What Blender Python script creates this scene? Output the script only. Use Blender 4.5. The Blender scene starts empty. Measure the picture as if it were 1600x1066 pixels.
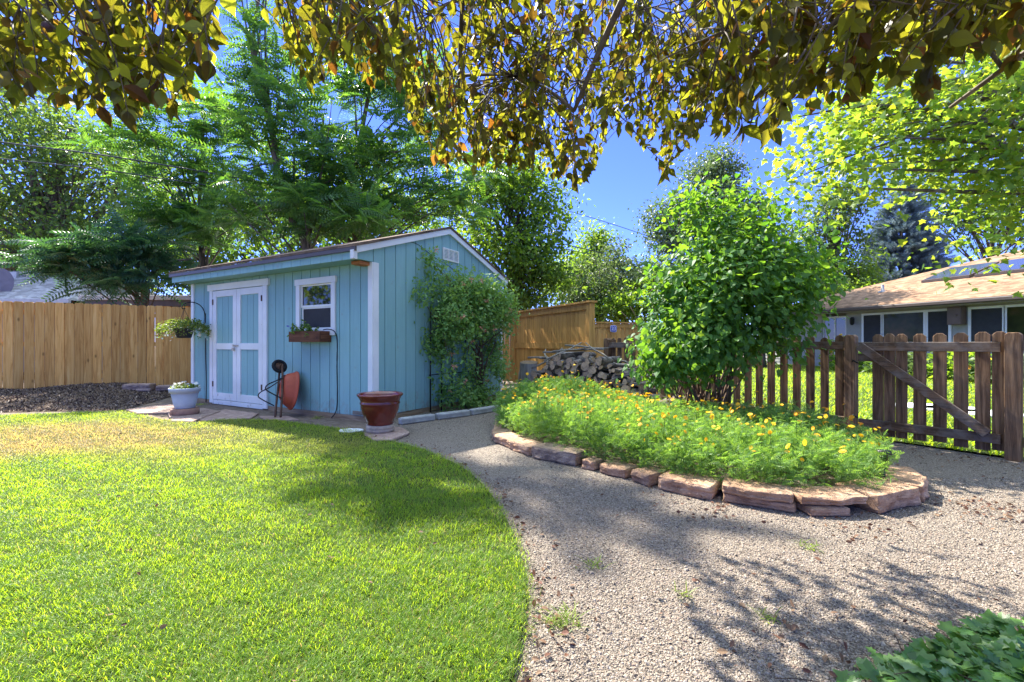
import bpy, math, random
import numpy as np
from mathutils import Vector, noise as mnoise

R = math.radians
random.seed(7)
rng = np.random.default_rng(7)
SC = bpy.context.scene
COL = SC.collection

# ------------------------------------------------------------------ camera
F, HC, HY = 711.0, 1.0, 538.0            # focal length in photo pixels, eye height, horizon row
cam = bpy.data.cameras.new("camera")
cam.lens = 16.0; cam.sensor_width = 36.0; cam.shift_y = 0.0031
cam.clip_start = 0.05; cam.clip_end = 600
cam_o = bpy.data.objects.new("camera", cam); COL.objects.link(cam_o)
cam_o.location = (0, 0, HC); cam_o.rotation_euler = (R(90), 0, 0)
SC.camera = cam_o

# ------------------------------------------------------------------ sky, sun, exposure
SUN_EL = R(49.5); SUN_DIR = Vector((-0.6*math.cos(SUN_EL), 0.8*math.cos(SUN_EL), math.sin(SUN_EL)))
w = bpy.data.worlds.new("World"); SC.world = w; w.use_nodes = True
nt = w.node_tree; nt.nodes.clear()
sky = nt.nodes.new("ShaderNodeTexSky"); sky.sky_type = 'NISHITA'; sky.sun_disc = False
sky.sun_elevation = SUN_EL; sky.sun_rotation = math.atan2(-0.6, 0.8)
sky.air_density = 1.0; sky.dust_density = 0.0; sky.ozone_density = 4.0; sky.altitude = 1600
bg = nt.nodes.new("ShaderNodeBackground"); bg.inputs[1].default_value = 0.15
wo = nt.nodes.new("ShaderNodeOutputWorld")
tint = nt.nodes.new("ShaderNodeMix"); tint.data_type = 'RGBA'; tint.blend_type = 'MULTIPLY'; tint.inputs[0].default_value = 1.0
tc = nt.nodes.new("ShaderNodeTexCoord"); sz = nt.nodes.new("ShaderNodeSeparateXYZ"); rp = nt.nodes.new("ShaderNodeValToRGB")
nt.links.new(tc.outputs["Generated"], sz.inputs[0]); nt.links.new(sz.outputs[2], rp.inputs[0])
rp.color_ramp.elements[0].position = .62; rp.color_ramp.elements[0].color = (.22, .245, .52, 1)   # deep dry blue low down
rp.color_ramp.elements[1].position = .86; rp.color_ramp.elements[1].color = (4.5, 3.1, 1.75, 1)  # unseen zenith brightened and warmed, added as fill light for the shade
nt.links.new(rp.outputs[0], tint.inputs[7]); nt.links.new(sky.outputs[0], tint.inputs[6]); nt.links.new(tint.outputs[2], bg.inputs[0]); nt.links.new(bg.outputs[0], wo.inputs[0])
sun = bpy.data.lights.new("sun", 'SUN'); sun.energy = 3.6; sun.angle = R(0.53); sun.color = (1.0, 0.95, 0.85)
sun_o = bpy.data.objects.new("sun", sun); COL.objects.link(sun_o)
sun_o.rotation_euler = SUN_DIR.to_track_quat('Z', 'Y').to_euler(); sun_o.location = SUN_DIR*40
SC.view_settings.view_transform = 'Standard'; SC.view_settings.look = 'None'
SC.view_settings.exposure = 2.38; SC.view_settings.gamma = 1.0
SC.render.engine = 'CYCLES'
SC.cycles.max_bounces = 8; SC.cycles.diffuse_bounces = 4; SC.cycles.transmission_bounces = 6; SC.cycles.glossy_bounces = 3
SC.cycles.transparent_max_bounces = 8
SC.cycles.use_denoising = True; SC.cycles.denoising_input_passes = 'RGB_ALBEDO_NORMAL'; SC.cycles.denoising_prefilter = 'NONE'

# ------------------------------------------------------------------ helpers
def A_(x): return np.asarray(x, dtype=np.float64)
def G(px, py, z=0.0):
    Y = F*(HC-z)/(py-HY); return ((px-800)/F*Y, Y, z)
def P(px, py, Y):
    return ((px-800)/F*Y, Y, HC-(py-HY)/F*Y)
ROOT = {}
def tag(o, label=None, cat=None, group=None, kind=None):
    if label: o["label"] = label
    if cat: o["category"] = cat
    if group: o["group"] = group
    if kind: o["kind"] = kind
    return o
def thing(name, label, cat, loc, group=None):
    o = bpy.data.objects.new(name, None); COL.objects.link(o)
    o.empty_display_size = 0.1; o.location = loc
    ROOT[o] = A_(loc); return tag(o, label, cat, group)
def norm(a): 
    a = A_(a); return a/np.maximum(np.linalg.norm(a, axis=-1, keepdims=True), 1e-9)

class MB:
    """collects shapes in world coordinates and links them as one mesh object"""
    def __init__(s): s.V = []; s.Fs = []; s.n = 0; s.attr = []
    def add(s, V, faces, mi=0, smooth=False, attr=None):
        V = A_(V).reshape(-1, 3)
        for f in faces:
            f = np.asarray(f, dtype=np.int64)
            if f.ndim == 1: f = f[None]
            s.Fs.append((f+s.n, mi, smooth))
        s.V.append(V); s.n += len(V)
        s.attr.append(np.full(len(V), 0.0) if attr is None else A_(attr))
    def box(s, lo, hi, fr=None, mi=0):
        x0, y0, z0 = lo; x1, y1, z1 = hi
        V = A_([(x0,y0,z0),(x1,y0,z0),(x1,y1,z0),(x0,y1,z0),(x0,y0,z1),(x1,y0,z1),(x1,y1,z1),(x0,y1,z1)])
        if fr is not None: V = fr(V)
        s.add(V, [[[0,3,2,1],[4,5,6,7],[0,1,5,4],[1,2,6,5],[2,3,7,6],[3,0,4,7]]], mi)
    def beam(s, p, q, w, h, up=(0,0,1), mi=0):
        p, q = A_(p), A_(q); y = norm(q-p); x = norm(np.cross(y, A_(up))); z = np.cross(x, y)
        V = []
        for c in (p, q):
            for a, b in ((-1,-1),(1,-1),(1,1),(-1,1)): V.append(c+x*a*w/2+z*b*h/2)
        s.add(V, [[[0,1,2,3],[7,6,5,4],[0,4,5,1],[1,5,6,2],[2,6,7,3],[3,7,4,0]]], mi)
    def extrude(s, poly, vec, mi=0):
        poly = A_(poly); n = len(poly); vec = A_(vec)
        V = np.vstack([poly, poly+vec])
        q = [[i, (i+1) % n, n+(i+1) % n, n+i] for i in range(n)]
        s.add(V, [list(range(n))[::-1], [n+i for i in range(n)], q], mi)
    def tube(s, pts, rad, n=8, mi=0, cap=True, smooth=True):
        pts = A_(pts); k = len(pts); rad = np.broadcast_to(A_(rad), (k,))
        t = norm(np.gradient(pts, axis=0))
        ref = A_((0,0,1.0)) if abs(t[:,2]).mean() < .8 else A_((1.0,0,0))
        x = norm(np.cross(t, ref)); y = np.cross(t, x)
        a = np.arange(n)*2*math.pi/n
        V = pts[:,None]+rad[:,None,None]*(np.cos(a)[None,:,None]*x[:,None]+np.sin(a)[None,:,None]*y[:,None])
        i = np.arange(k-1)[:,None]*n; j = np.arange(n)[None]; j2 = (j+1) % n
        q = np.stack([i+j, i+j2, i+n+j2, i+n+j], -1).reshape(-1, 4)
        fs = [q[:, ::-1]]
        if cap: fs += [np.arange(n), (np.arange(n)+(k-1)*n)[::-1]]
        s.add(V.reshape(-1, 3), fs, mi, smooth)
    def lathe(s, c, prof, n=40, mi=0, wob=0):
        c = A_(c); a = np.arange(n)*2*math.pi/n; k = len(prof)
        V = A_([[(r*math.cos(b), r*math.sin(b), z) for b in a] for r, z in prof])
        i = np.arange(k-1)[:,None]*n; j = np.arange(n)[None]; j2 = (j+1) % n
        q = np.stack([i+j, i+j2, i+n+j2, i+n+j], -1).reshape(-1, 4)
        s.add(V.reshape(-1, 3)+c, [q], mi, True)
    def disc(s, c, r, n=24, mi=0):
        a = np.arange(n)*2*math.pi/n
        s.add(A_(c)+np.stack([np.cos(a)*r, np.sin(a)*r, 0*a], -1), [np.arange(n)], mi)
    def scatter(s, T, pos, axis, nrm, scale, mi=0, attr=None, smooth=False):
        pos = A_(pos); m = len(pos)
        if m == 0: return
        y = norm(np.broadcast_to(A_(axis), (m,3))); x = norm(np.cross(y, np.broadcast_to(A_(nrm), (m,3)))); z = np.cross(x, y)
        sc = np.broadcast_to(A_(scale), (m,)) if np.ndim(scale) < 2 else A_(scale)
        TV = A_(T[0]); k = len(TV)
        L = TV[None]*(sc[:,None,None] if sc.ndim == 1 else sc[:,None,:])
        V = pos[:,None]+L[...,0:1]*x[:,None]+L[...,1:2]*y[:,None]+L[...,2:3]*z[:,None]
        off = (np.arange(m)*k)[:,None,None]
        fs = [(np.asarray(f)[None]+off).reshape(-1, np.asarray(f).shape[1]) for f in T[1]]
        s.add(V.reshape(-1, 3), fs, mi, smooth, None if attr is None else np.repeat(A_(attr), k))
    def build(s, name, mats, parent=None, origin=None, bevel=0, attr=None, seg=2):
        V = np.vstack(s.V)
        if parent is not None: o0 = ROOT[parent]
        elif origin is not None: o0 = A_(origin)
        else: o0 = A_([(V[:,0].min()+V[:,0].max())/2, (V[:,1].min()+V[:,1].max())/2, V[:,2].min()])
        me = bpy.data.meshes.new(name)
        me.vertices.add(len(V)); me.vertices.foreach_set("co", (V-o0).astype(np.float32).ravel())
        li = np.concatenate([f.ravel() for f, _, _ in s.Fs]).astype(np.int32)
        sz = np.concatenate([np.full(len(f), f.shape[1]) for f, _, _ in s.Fs])
        st = np.concatenate([[0], np.cumsum(sz)[:-1]]).astype(np.int32)
        mi = np.concatenate([np.full(len(f), m) for f, m, _ in s.Fs]).astype(np.int32)
        sm = np.concatenate([np.full(len(f), k) for f, _, k in s.Fs]).astype(bool)
        me.loops.add(len(li)); me.loops.foreach_set("vertex_index", li)
        me.polygons.add(len(sz)); me.polygons.foreach_set("loop_start", st)
        me.polygons.foreach_set("material_index", mi); me.polygons.foreach_set("use_smooth", sm)
        if attr:
            me.attributes.new(attr, 'FLOAT', 'POINT').data.foreach_set("value", np.concatenate(s.attr).astype(np.float32))
        me.update(calc_edges=True)
        if not isinstance(mats, (list, tuple)): mats = [mats]
        for m in mats: me.materials.append(m)
        o = bpy.data.objects.new(name, me); COL.objects.link(o)
        if parent is not None: o.parent = parent
        else: o.location = o0
        ROOT[o] = o0
        if bevel:
            b = o.modifiers.new("bevel", 'BEVEL'); b.width = bevel; b.segments = seg; b.limit_method = 'ANGLE'; b.angle_limit = R(40)
        return o

# ------------------------------------------------------------------ materials
class NT:
    def __init__(s, name):
        s.m = bpy.data.materials.new(name); s.m.use_nodes = True; s.t = s.m.node_tree; s.t.nodes.clear()
        s.out = s.new("ShaderNodeOutputMaterial")
    def new(s, t, **kw):
        n = s.t.nodes.new(t)
        for k, v in kw.items(): setattr(n, k, v)
        return n
    def link(s, a, b): s.t.links.new(a, b)
    def setv(s, sock, v):
        if hasattr(v, "is_output"): s.link(v, sock)
        elif isinstance(v, (tuple, list)) and len(v) == 3 and sock.type == 'RGBA': sock.default_value = (*v, 1)
        else: sock.default_value = v
    def coord(s, kind="Object", scale=(1,1,1), rot=(0,0,0), shift=None):
        c = s.new("ShaderNodeTexCoord"); mp = s.new("ShaderNodeMapping")
        mp.inputs["Scale"].default_value = scale; mp.inputs["Rotation"].default_value = rot
        src = c.outputs[kind]
        if shift is not None:
            ad = s.new("ShaderNodeVectorMath", operation='ADD'); s.link(src, ad.inputs[0]); s.link(shift, ad.inputs[1]); src = ad.outputs[0]
        s.link(src, mp.inputs[0]); return mp.outputs[0]
    def island(s, mul=0.0):
        g = s.new("ShaderNodeNewGeometry").outputs["Random Per Island"]
        return g if not mul else s.math('MULTIPLY', g, mul)
    def noise(s, vec, scale, detail=4, rough=.6, dist=0):
        n = s.new("ShaderNodeTexNoise"); s.link(vec, n.inputs["Vector"]); n.inputs["Scale"].default_value = scale
        n.inputs["Detail"].default_value = detail; n.inputs["Roughness"].default_value = rough; n.inputs["Distortion"].default_value = dist
        return n.outputs["Fac"]
    def voro(s, vec, scale, feature='F1', out="Distance", rnd=1):
        n = s.new("ShaderNodeTexVoronoi", feature=feature); s.link(vec, n.inputs["Vector"]); n.inputs["Scale"].default_value = scale
        n.inputs["Randomness"].default_value = rnd; return n.outputs[out]
    def ramp(s, fac, stops, interp='LINEAR'):
        r = s.new("ShaderNodeValToRGB"); r.color_ramp.interpolation = interp; e = r.color_ramp.elements
        while len(e) < len(stops): e.new(0.5)
        for el, (p, c) in zip(e, stops):
            el.position = p; el.color = (*c, 1) if isinstance(c, (tuple, list)) else (c, c, c, 1)
        s.link(fac, r.inputs[0]); return r.outputs[0]
    def mix(s, fac, a, b, blend='MIX'):
        n = s.new("ShaderNodeMix", data_type='RGBA', blend_type=blend)
        s.setv(n.inputs[0], fac); s.setv(n.inputs[6], a); s.setv(n.inputs[7], b); return n.outputs[2]
    def math(s, op, a, b=0.0):
        n = s.new("ShaderNodeMath", operation=op); s.setv(n.inputs[0], a); s.setv(n.inputs[1], b); return n.outputs[0]
    def bump(s, h, strength=.3, dist=.01):
        n = s.new("ShaderNodeBump"); n.inputs["Strength"].default_value = strength; n.inputs["Distance"].default_value = dist
        s.link(h, n.inputs["Height"]); return n.outputs[0]
    def bsdf(s, color, rough=.6, spec=.4, metal=0, normal=None, coat=0):
        b = s.new("ShaderNodeBsdfPrincipled"); s.setv(b.inputs["Base Color"], color); s.setv(b.inputs["Roughness"], rough)
        b.inputs["Specular IOR Level"].default_value = spec; b.inputs["Metallic"].default_value = metal
        b.inputs["Coat Weight"].default_value = coat
        if normal is not None: s.link(normal, b.inputs["Normal"])
        return b.outputs[0]
    def done(s, sh): s.link(sh, s.out.inputs[0]); return s.m

def leafmat(name, cols, tcols, tf=.45, rough=.5, spec=.3, clump=0, attr=None, dry=None):
    n = NT(name); r = n.island()
    stops = lambda cs: [(i/max(1, len(cs)-1), c) for i, c in enumerate(cs)]
    c = n.ramp(r, stops(cols)); t = n.ramp(r, stops(tcols))
    if clump:
        k = n.noise(n.coord("Object"), clump, 2, .5)
        k = n.ramp(k, [(.35, .78), (.65, 1.22)])
        c = n.mix(1.0, c, k, 'MULTIPLY'); t = n.mix(1.0, t, k, 'MULTIPLY')
    if attr:
        a = n.new("ShaderNodeAttribute"); a.attribute_name = attr
        c = n.mix(a.outputs["Fac"], c, dry[0]); t = n.mix(a.outputs["Fac"], t, dry[1])
    b = n.bsdf(c, rough, spec)
    tr = n.new("ShaderNodeBsdfTranslucent"); n.link(t, tr.inputs[0])
    mx = n.new("ShaderNodeMixShader"); mx.inputs[0].default_value = tf
    n.link(b, mx.inputs[1]); n.link(tr.outputs[0], mx.inputs[2])
    return n.done(mx.outputs[0])

def woodmat(name, dark, mid, light, grain=(22,22,1.4), rough=.75, knots=.6, rot=(0,0,0), vary=.35, bump=.25, weather=None, rand=True):
    n = NT(name); rnd = n.island()
    sh = n.new("ShaderNodeCombineXYZ")
    for i, m_ in enumerate((31.0, 17.0, 53.0)): n.link(n.math('MULTIPLY', rnd, m_), sh.inputs[i])
    v = n.coord("Object", grain, rot, sh.outputs[0] if rand else None)
    g = n.noise(v, 1.0, 6, .65, 1.2)
    c = n.ramp(g, [(.3, dark), (.5, mid), (.72, light)])
    k3 = n.math('MULTIPLY', rnd, 2*vary); k3 = n.math('ADD', k3, 1-vary)
    c = n.mix(1.0, c, k3, 'MULTIPLY')
    if knots:
        vk = n.coord("Object", (5.5,5.5,2.6) if grain[2] < grain[0] else (2.6,5.5,5.5), rot, sh.outputs[0] if rand else None)
        d = n.voro(vk, 1.0)
        kk = n.ramp(d, [(.04, 1.0), (.13, .0)])
        c = n.mix(n.math('MULTIPLY', kk, knots), c, tuple(x*.35 for x in dark))
    if weather:
        vw = n.coord("Object", (3,3,3))
        f = n.ramp(n.noise(vw, 1.6, 5, .7), [(.42, 0.0), (.62, 1.0)])
        c = n.mix(n.math('MULTIPLY', f, weather[1]), c, weather[0])
    return n.done(n.bsdf(c, rough, .25, normal=n.bump(g, bump, .004)))

def plain(name, col, rough=.5, spec=.4, metal=0, var=.15, scale=6, bump=0, coat=0):
    n = NT(name); v = n.coord("Object"); f = n.noise(v, scale, 5, .6)
    c = n.ramp(f, [(.3, tuple(x*(1-var) for x in col)), (.7, tuple(min(1, x*(1+var)) for x in col))])
    return n.done(n.bsdf(c, rough, spec, metal, n.bump(n.noise(v, scale*8, 3), bump, .004) if bump else None, coat))

M = {}
# painted blue siding: rough sawn, faintly streaked, dusty near the ground
def m_siding():
    n = NT("blue_siding_paint"); rnd = n.island()
    v = n.coord("Object", (18,18,1.2)); f = n.noise(v, 1.6, 6, .7)
    v2 = n.coord("Object"); f2 = n.noise(v2, 1.3, 4, .6)
    c = n.ramp(f, [(.3, (.205,.385,.375)), (.7, (.25,.445,.43))])
    c = n.mix(n.ramp(f2, [(.4, 0.0), (.75, .35)]), c, (.26,.42,.42))
    k = n.math('ADD', n.math('MULTIPLY', rnd, .12), .94); c = n.mix(1.0, c, k, 'MULTIPLY')
    sp = n.ramp(n.noise(n.coord("Object", (60,60,20)), 1.0, 3, .7), [(.70, 0.0), (.76, .5)])
    c = n.mix(sp, c, (.07,.19,.23))
    zz = n.new("ShaderNodeSeparateXYZ"); n.link(n.coord("Object"), zz.inputs[0])
    spl = n.math('ADD', n.noise(n.coord("Object", (9,9,7)), 1.0, 6, .75), n.ramp(zz.outputs[2], [(.06, .16), (.34, 0.0)]))
    c = n.mix(n.ramp(spl, [(.60, 0.0), (.72, .55)]), c, (.24,.23,.20))
    return n.done(n.bsdf(c, .6, .35, normal=n.bump(f, .35, .003)))
M['siding'] = m_siding()
def m_whitepaint():
    n = NT("white_trim_paint"); v = n.coord("Object"); f = n.noise(v, 2.0, 4, .6)
    c = n.ramp(f, [(.3, (.66,.67,.64)), (.7, (.80,.81,.79))])
    pe = n.noise(n.coord("Object", (14,14,5)), 1.0, 7, .75)
    zz = n.new("ShaderNodeSeparateXYZ"); n.link(v, zz.inputs[0])
    low = n.ramp(zz.outputs[2], [(.10, .09), (.55, .0)])
    pe = n.math('ADD', pe, low)
    c = n.mix(n.ramp(pe, [(.67, 0.0), (.70, .9)]), c, (.30,.25,.20))
    return n.done(n.bsdf(c, .55, .35, normal=n.bump(n.noise(n.coord("Object", (30,30,4)), 1.0, 4), .2, .003)))
M['white'] = m_whitepaint()
M['cedar'] = woodmat("new_cedar_wood", (.42,.17,.04), (.68,.34,.09), (.80,.47,.16), grain=(20,20,1.2), knots=.75, vary=.22)
M['stained'] = woodmat("golden_stained_wood", (.33,.15,.03), (.54,.28,.07), (.64,.36,.10), grain=(20,20,1.2), knots=.4, vary=.14)
M['picket'] = woodmat("dark_weathered_wood", (.05,.026,.013), (.20,.11,.055), (.48,.29,.15), grain=(26,26,1.6), knots=.6, vary=.35, weather=((.17,.13,.09), .3), bump=.5)
M['picket_h'] = woodmat("dark_weathered_rail_wood", (.05,.028,.015), (.13,.075,.04), (.27,.16,.09), grain=(2.2,2.2,26), knots=.4, vary=.3, weather=((.24,.21,.18), .55), bump=.5)
M['grey_wood'] = woodmat("grey_weathered_board", (.12,.10,.08), (.22,.19,.15), (.34,.30,.25), grain=(2,2,24), knots=.2, vary=.2)
M['sill'] = woodmat("raw_sill_wood", (.16,.10,.06), (.28,.19,.11), (.38,.28,.18), grain=(2,2,24), knots=.2, vary=.2)
M['planter'] = woodmat("reddish_planter_wood", (.05,.018,.009), (.13,.05,.022), (.22,.09,.04), grain=(2,2,24), knots=.4, vary=.25)
M['orange_wood'] = woodmat("orange_cedar_block", (.25,.08,.03), (.40,.15,.05), (.5,.2,.08), grain=(2,2,24), knots=0, vary=.1)
M['bark'] = woodmat("grey_brown_bark", (.05,.04,.03), (.12,.095,.07), (.22,.18,.14), grain=(9,9,2.0), knots=0, vary=.1, bump=.8, rand=False)
M['bark_dark'] = woodmat("dark_bark", (.03,.022,.016), (.075,.055,.04), (.13,.10,.075), grain=(14,14,3), knots=0, vary=.1, bump=.8, rand=False)
M['twig'] = woodmat("brown_twig_bark", (.05,.03,.02), (.11,.07,.045), (.17,.12,.08), grain=(14,14,3), knots=0, vary=.3, bump=.3)
M['log_bark'] = woodmat("firewood_bark", (.03,.024,.02), (.11,.09,.075), (.30,.26,.23), grain=(8,8,8), knots=0, vary=.5, bump=1.0)
M['log_end'] = woodmat("firewood_cut_end", (.15,.105,.065), (.32,.22,.14), (.48,.34,.22), grain=(16,16,16), knots=0, vary=.5, bump=.4)
M['log_end_orange'] = woodmat("reddish_cut_end", (.20,.075,.03), (.36,.15,.065), (.46,.22,.11), grain=(16,16,16), knots=0, vary=.15, bump=.4)
M['black'] = plain("black_metal", (.012,.012,.013), .45, .5, .3)
M['rubber'] = plain("black_rubber", (.012,.012,.012), .8, .3)
M['cable'] = plain("black_cable", (.012,.013,.016), .6, .4)
M['wire'] = plain("grey_cable", (.035,.04,.05), .6, .4)
def m_rustred():
    n = NT("faded_red_paint"); v = n.coord("Object"); f = n.noise(v, 9, 6, .7)
    c = n.ramp(f, [(.35, (.42,.075,.03)), (.6, (.36,.06,.025)), (.72, (.16,.05,.03))])
    return n.done(n.bsdf(c, .55, .35, normal=n.bump(f, .2, .003)))
M['tub'] = m_rustred()
M['rusty'] = plain("rusty_steel", (.10,.055,.035), .7, .3, .4, .45, 14, .3)
def m_glaze():
    n = NT("dark_red_glaze"); v = n.coord("Object"); f = n.noise(v, 5, 4, .6)
    z = n.new("ShaderNodeSeparateXYZ"); n.link(v, z.inputs[0])
    c = n.ramp(f, [(.3, (.10,.014,.010)), (.62, (.19,.026,.015)), (.8, (.30,.075,.03))])
    return n.done(n.bsdf(c, .22, .6, coat=.35, normal=n.bump(n.noise(v, 30, 3), .08, .004)))
M['glaze'] = m_glaze()
M['grey_pot'] = plain("pale_grey_plastic", (.42,.45,.50), .6, .35, 0, .12, 5, .05)
M['terracotta'] = plain("worn_terracotta", (.30,.17,.12), .9, .2, 0, .35, 12, .3)
M['tan_stone'] = plain("tan_concrete", (.36,.28,.22), .9, .2, 0, .25, 14, .4)
M['concrete'] = plain("grey_concrete", (.34,.34,.33), .9, .2, 0, .25, 12, .4)
M['white_stone'] = plain("pale_flat_stone", (.62,.64,.64), .85, .2, 0, .25, 14, .4)
M['soil'] = plain("dark_potting_soil", (.045,.03,.02), .95, .1, 0, .5, 30, .8)
M['basket'] = plain("black_plastic", (.018,.018,.02), .5, .4)
M['brass'] = plain("dull_latch_metal", (.45,.42,.36), .4, .5, .8)
M['soffit'] = plain("grey_soffit", (.34,.335,.27), .6, .3)
M['gutter'] = plain("brown_gutter", (.075,.055,.045), .45, .5)
M['fascia'] = plain("taupe_fascia", (.26,.235,.18), .6, .3)
M['cream'] = plain("cream_siding", (.36,.355,.30), .6, .3, 0, .06)
M['wframe'] = plain("white_vinyl", (.76,.76,.70), .45, .4, 0, .05)
M['box_brown'] = plain("brown_electric_box", (.13,.085,.06), .5, .4)
M['deck_white'] = plain("pale_painted_edge", (.5,.5,.5), .6, .3)
M['steel'] = plain("galvanised_steel", (.5,.5,.5), .4, .5, .6)
def m_glass(name, col, rough=.03):
    n = NT(name); return n.done(n.bsdf(col, rough, 1.0))
M['glass'] = m_glass("dark_window_glass", (.012,.016,.016))
def m_interior_glass():
    n = NT("house_window_glass"); v = n.coord("Object"); f = n.noise(v, 1.2, 3, .6)
    c = n.ramp(f, [(.35, (.02,.02,.012)), (.55, (.04,.045,.015)), (.75, (.10,.06,.03))])
    return n.done(n.bsdf(c, .05, .12))
M['house_glass'] = m_interior_glass()
M['screen'] = plain("window_insect_screen", (.035,.035,.035), .7, .3)
M['solar'] = m_glass("sky_reflecting_glass", (.05,.06,.09), .06)
def m_stone(name, cs, sc=7):
    n = NT(name); rnd = n.island(); v = n.coord("Object"); f = n.noise(v, sc, 6, .65)
    f2 = n.noise(n.coord("Object", (1,1,6)), sc*2, 5, .7)
    c = n.ramp(f, [(.3, cs[0]), (.52, cs[1]), (.72, cs[2])])
    c = n.mix(n.ramp(f2, [(.48, 0.0), (.72, .75)]), c, tuple(x*.5 for x in cs[0]))
    c = n.mix(n.ramp(n.noise(v, 45, 4, .7), [(.56, 0.0), (.7, .5)]), c, tuple(min(1, x*1.25) for x in cs[2]))
    k = n.math('ADD', n.math('MULTIPLY', rnd, .3), .85); c = n.mix(1.0, c, k, 'MULTIPLY')
    return n.done(n.bsdf(c, .85, .2, normal=n.bump(n.noise(v, 26, 8, .75), 1.0, .022)))
M['redstone'] = m_stone("red_sandstone", [(.28,.155,.09), (.44,.275,.17), (.57,.41,.285)])
M['greystone'] = m_stone("grey_pink_sandstone", [(.27,.18,.12), (.41,.29,.20), (.53,.40,.30)])
M['slab'] = m_stone("red_flagstone", [(.26,.17,.14), (.38,.26,.21), (.46,.34,.28)])
def m_shingle(name, a, b, c3, rows):
    n = NT(name); v = n.coord("Object")
    br = n.new("ShaderNodeTexBrick"); br.offset = .5
    mp = n.coord("UV"); 
    f = n.noise(v, 3, 5, .7); c = n.ramp(f, [(.3, a), (.52, b), (.72, c3)])
    vv = n.voro(n.coord("Object", (4.5,4.5,16)), 1.0, 'F1', "Color")
    bw = n.new("ShaderNodeRGBToBW"); n.link(vv, bw.inputs[0])
    k = n.ramp(bw.outputs[0], [(.2, .68), (.8, 1.25)]); c = n.mix(1.0, c, k, 'MULTIPLY')
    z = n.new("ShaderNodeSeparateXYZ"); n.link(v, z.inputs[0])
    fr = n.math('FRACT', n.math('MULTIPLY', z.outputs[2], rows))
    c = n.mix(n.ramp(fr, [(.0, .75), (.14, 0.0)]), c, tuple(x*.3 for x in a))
    return n.done(n.bsdf(c, .9, .15, normal=n.bump(fr, .3, .01)))
M['roof_brown'] = m_shingle("brown_shingles", (.10,.065,.045), (.17,.115,.08), (.26,.18,.13), 20)
M['roof_tan'] = m_shingle("tan_shingles", (.17,.095,.055), (.255,.155,.092), (.34,.22,.135), 20)
M['roof_grey'] = m_shingle("grey_shingles", (.25,.235,.24), (.36,.34,.345), (.46,.44,.44), 20)
# ground
def m_gravel():
    n = NT("pea_gravel"); v = n.coord("Object")
    cell = n.voro(v, 140, 'F1', "Color"); bw = n.new("ShaderNodeRGBToBW"); n.link(cell, bw.inputs[0])
    c = n.ramp(bw.outputs[0], [(.18, (.135,.105,.08)), (.40, (.245,.20,.155)), (.6, (.315,.262,.205)), (.82, (.385,.335,.27))])
    d = n.voro(v, 140); c = n.mix(n.ramp(d, [(.35, 0.0), (.75, .7)]), c, (.07,.055,.045))
    big = n.noise(v, 1.1, 5, .65); c = n.mix(n.ramp(big, [(.42, 0.0), (.68, .55)]), c, (.235,.19,.145))
    return n.done(n.bsdf(c, .9, .2, normal=n.bump(n.math('SUBTRACT', 1.0, d), .8, .012)))
M['gravel'] = m_gravel()
def m_pebble():
    n = NT("loose_pebbles"); r = n.island()
    c = n.ramp(r, [(0, (.08,.064,.05)), (.2, (.175,.14,.108)), (.45, (.255,.21,.165)), (.75, (.325,.278,.222)), (.92, (.27,.185,.13)), (1, (.41,.36,.30))])
    return n.done(n.bsdf(c, .8, .3))
M['pebble'] = m_pebble()
def m_dirt(name, a, b, c3, sc=10):
    n = NT(name); v = n.coord("Object"); f = n.noise(v, sc, 8, .75)
    c = n.ramp(f, [(.3, a), (.5, b), (.7, c3)])
    return n.done(n.bsdf(c, .95, .1, normal=n.bump(n.noise(v, sc*5, 6, .7), .7, .02)))
M['dirt'] = m_dirt("bare_dirt", (.10,.075,.055), (.17,.13,.10), (.25,.20,.16))
M['lawnbase'] = m_dirt("thatch_and_soil", (.02,.035,.008), (.04,.06,.014), (.085,.09,.03), 14)
M['mulchbase'] = m_dirt("mulch_soil", (.05,.035,.025), (.10,.07,.05), (.17,.12,.09), 20)
def m_island(name, cols, rough=.8):
    n = NT(name); r = n.island(); return n.done(n.bsdf(n.ramp(r, [(i/(len(cols)-1), c) for i, c in enumerate(cols)]), rough, .2))
M['mulch'] = m_island("wood_chips", [(.05,.034,.024), (.12,.08,.055), (.20,.14,.10), (.16,.105,.075), (.34,.27,.21)])
M['litter'] = leafmat("dry_fallen_leaves", [(.10,.045,.03), (.15,.07,.04), (.22,.14,.08), (.12,.045,.03)], [(.12,.05,.03), (.18,.09,.05)], .2, .7)
# foliage
M['grass'] = leafmat("lawn_grass_blades", [(.065,.16,.02), (.10,.21,.024), (.14,.25,.03), (.22,.31,.06)],
                     [(.32,.50,.015), (.42,.58,.02), (.52,.64,.025)], .58, .45, .35, 0, "dry", ((.42,.29,.11), (.55,.38,.13)))
M['ailanthus'] = leafmat("feathered_tree_leaves", [(.045,.11,.035), (.06,.14,.042), (.075,.165,.05)], [(.12,.30,.03), (.18,.38,.03), (.30,.50,.035)], .44, .4, .45)
M['ailanthus_dark'] = leafmat('dark_feathered_tree_leaves', [(.035,.095,.05), (.045,.12,.06), (.06,.145,.07)], [(.08,.22,.04), (.12,.28,.05)], .3, .38, .5)
M['maple_leaf'] = leafmat("yellow_green_maple_leaves", [(.07,.15,.025), (.095,.18,.03), (.13,.20,.03)], [(.24,.42,.03), (.34,.50,.035), (.42,.54,.035), (.58,.60,.03)], .55, .45, .35)
M['elm_leaf'] = leafmat("small_dull_leaves", [(.055,.105,.035), (.08,.14,.045), (.105,.165,.05)], [(.18,.30,.03), (.26,.40,.04), (.32,.44,.04)], .38, .5, .3)
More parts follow.
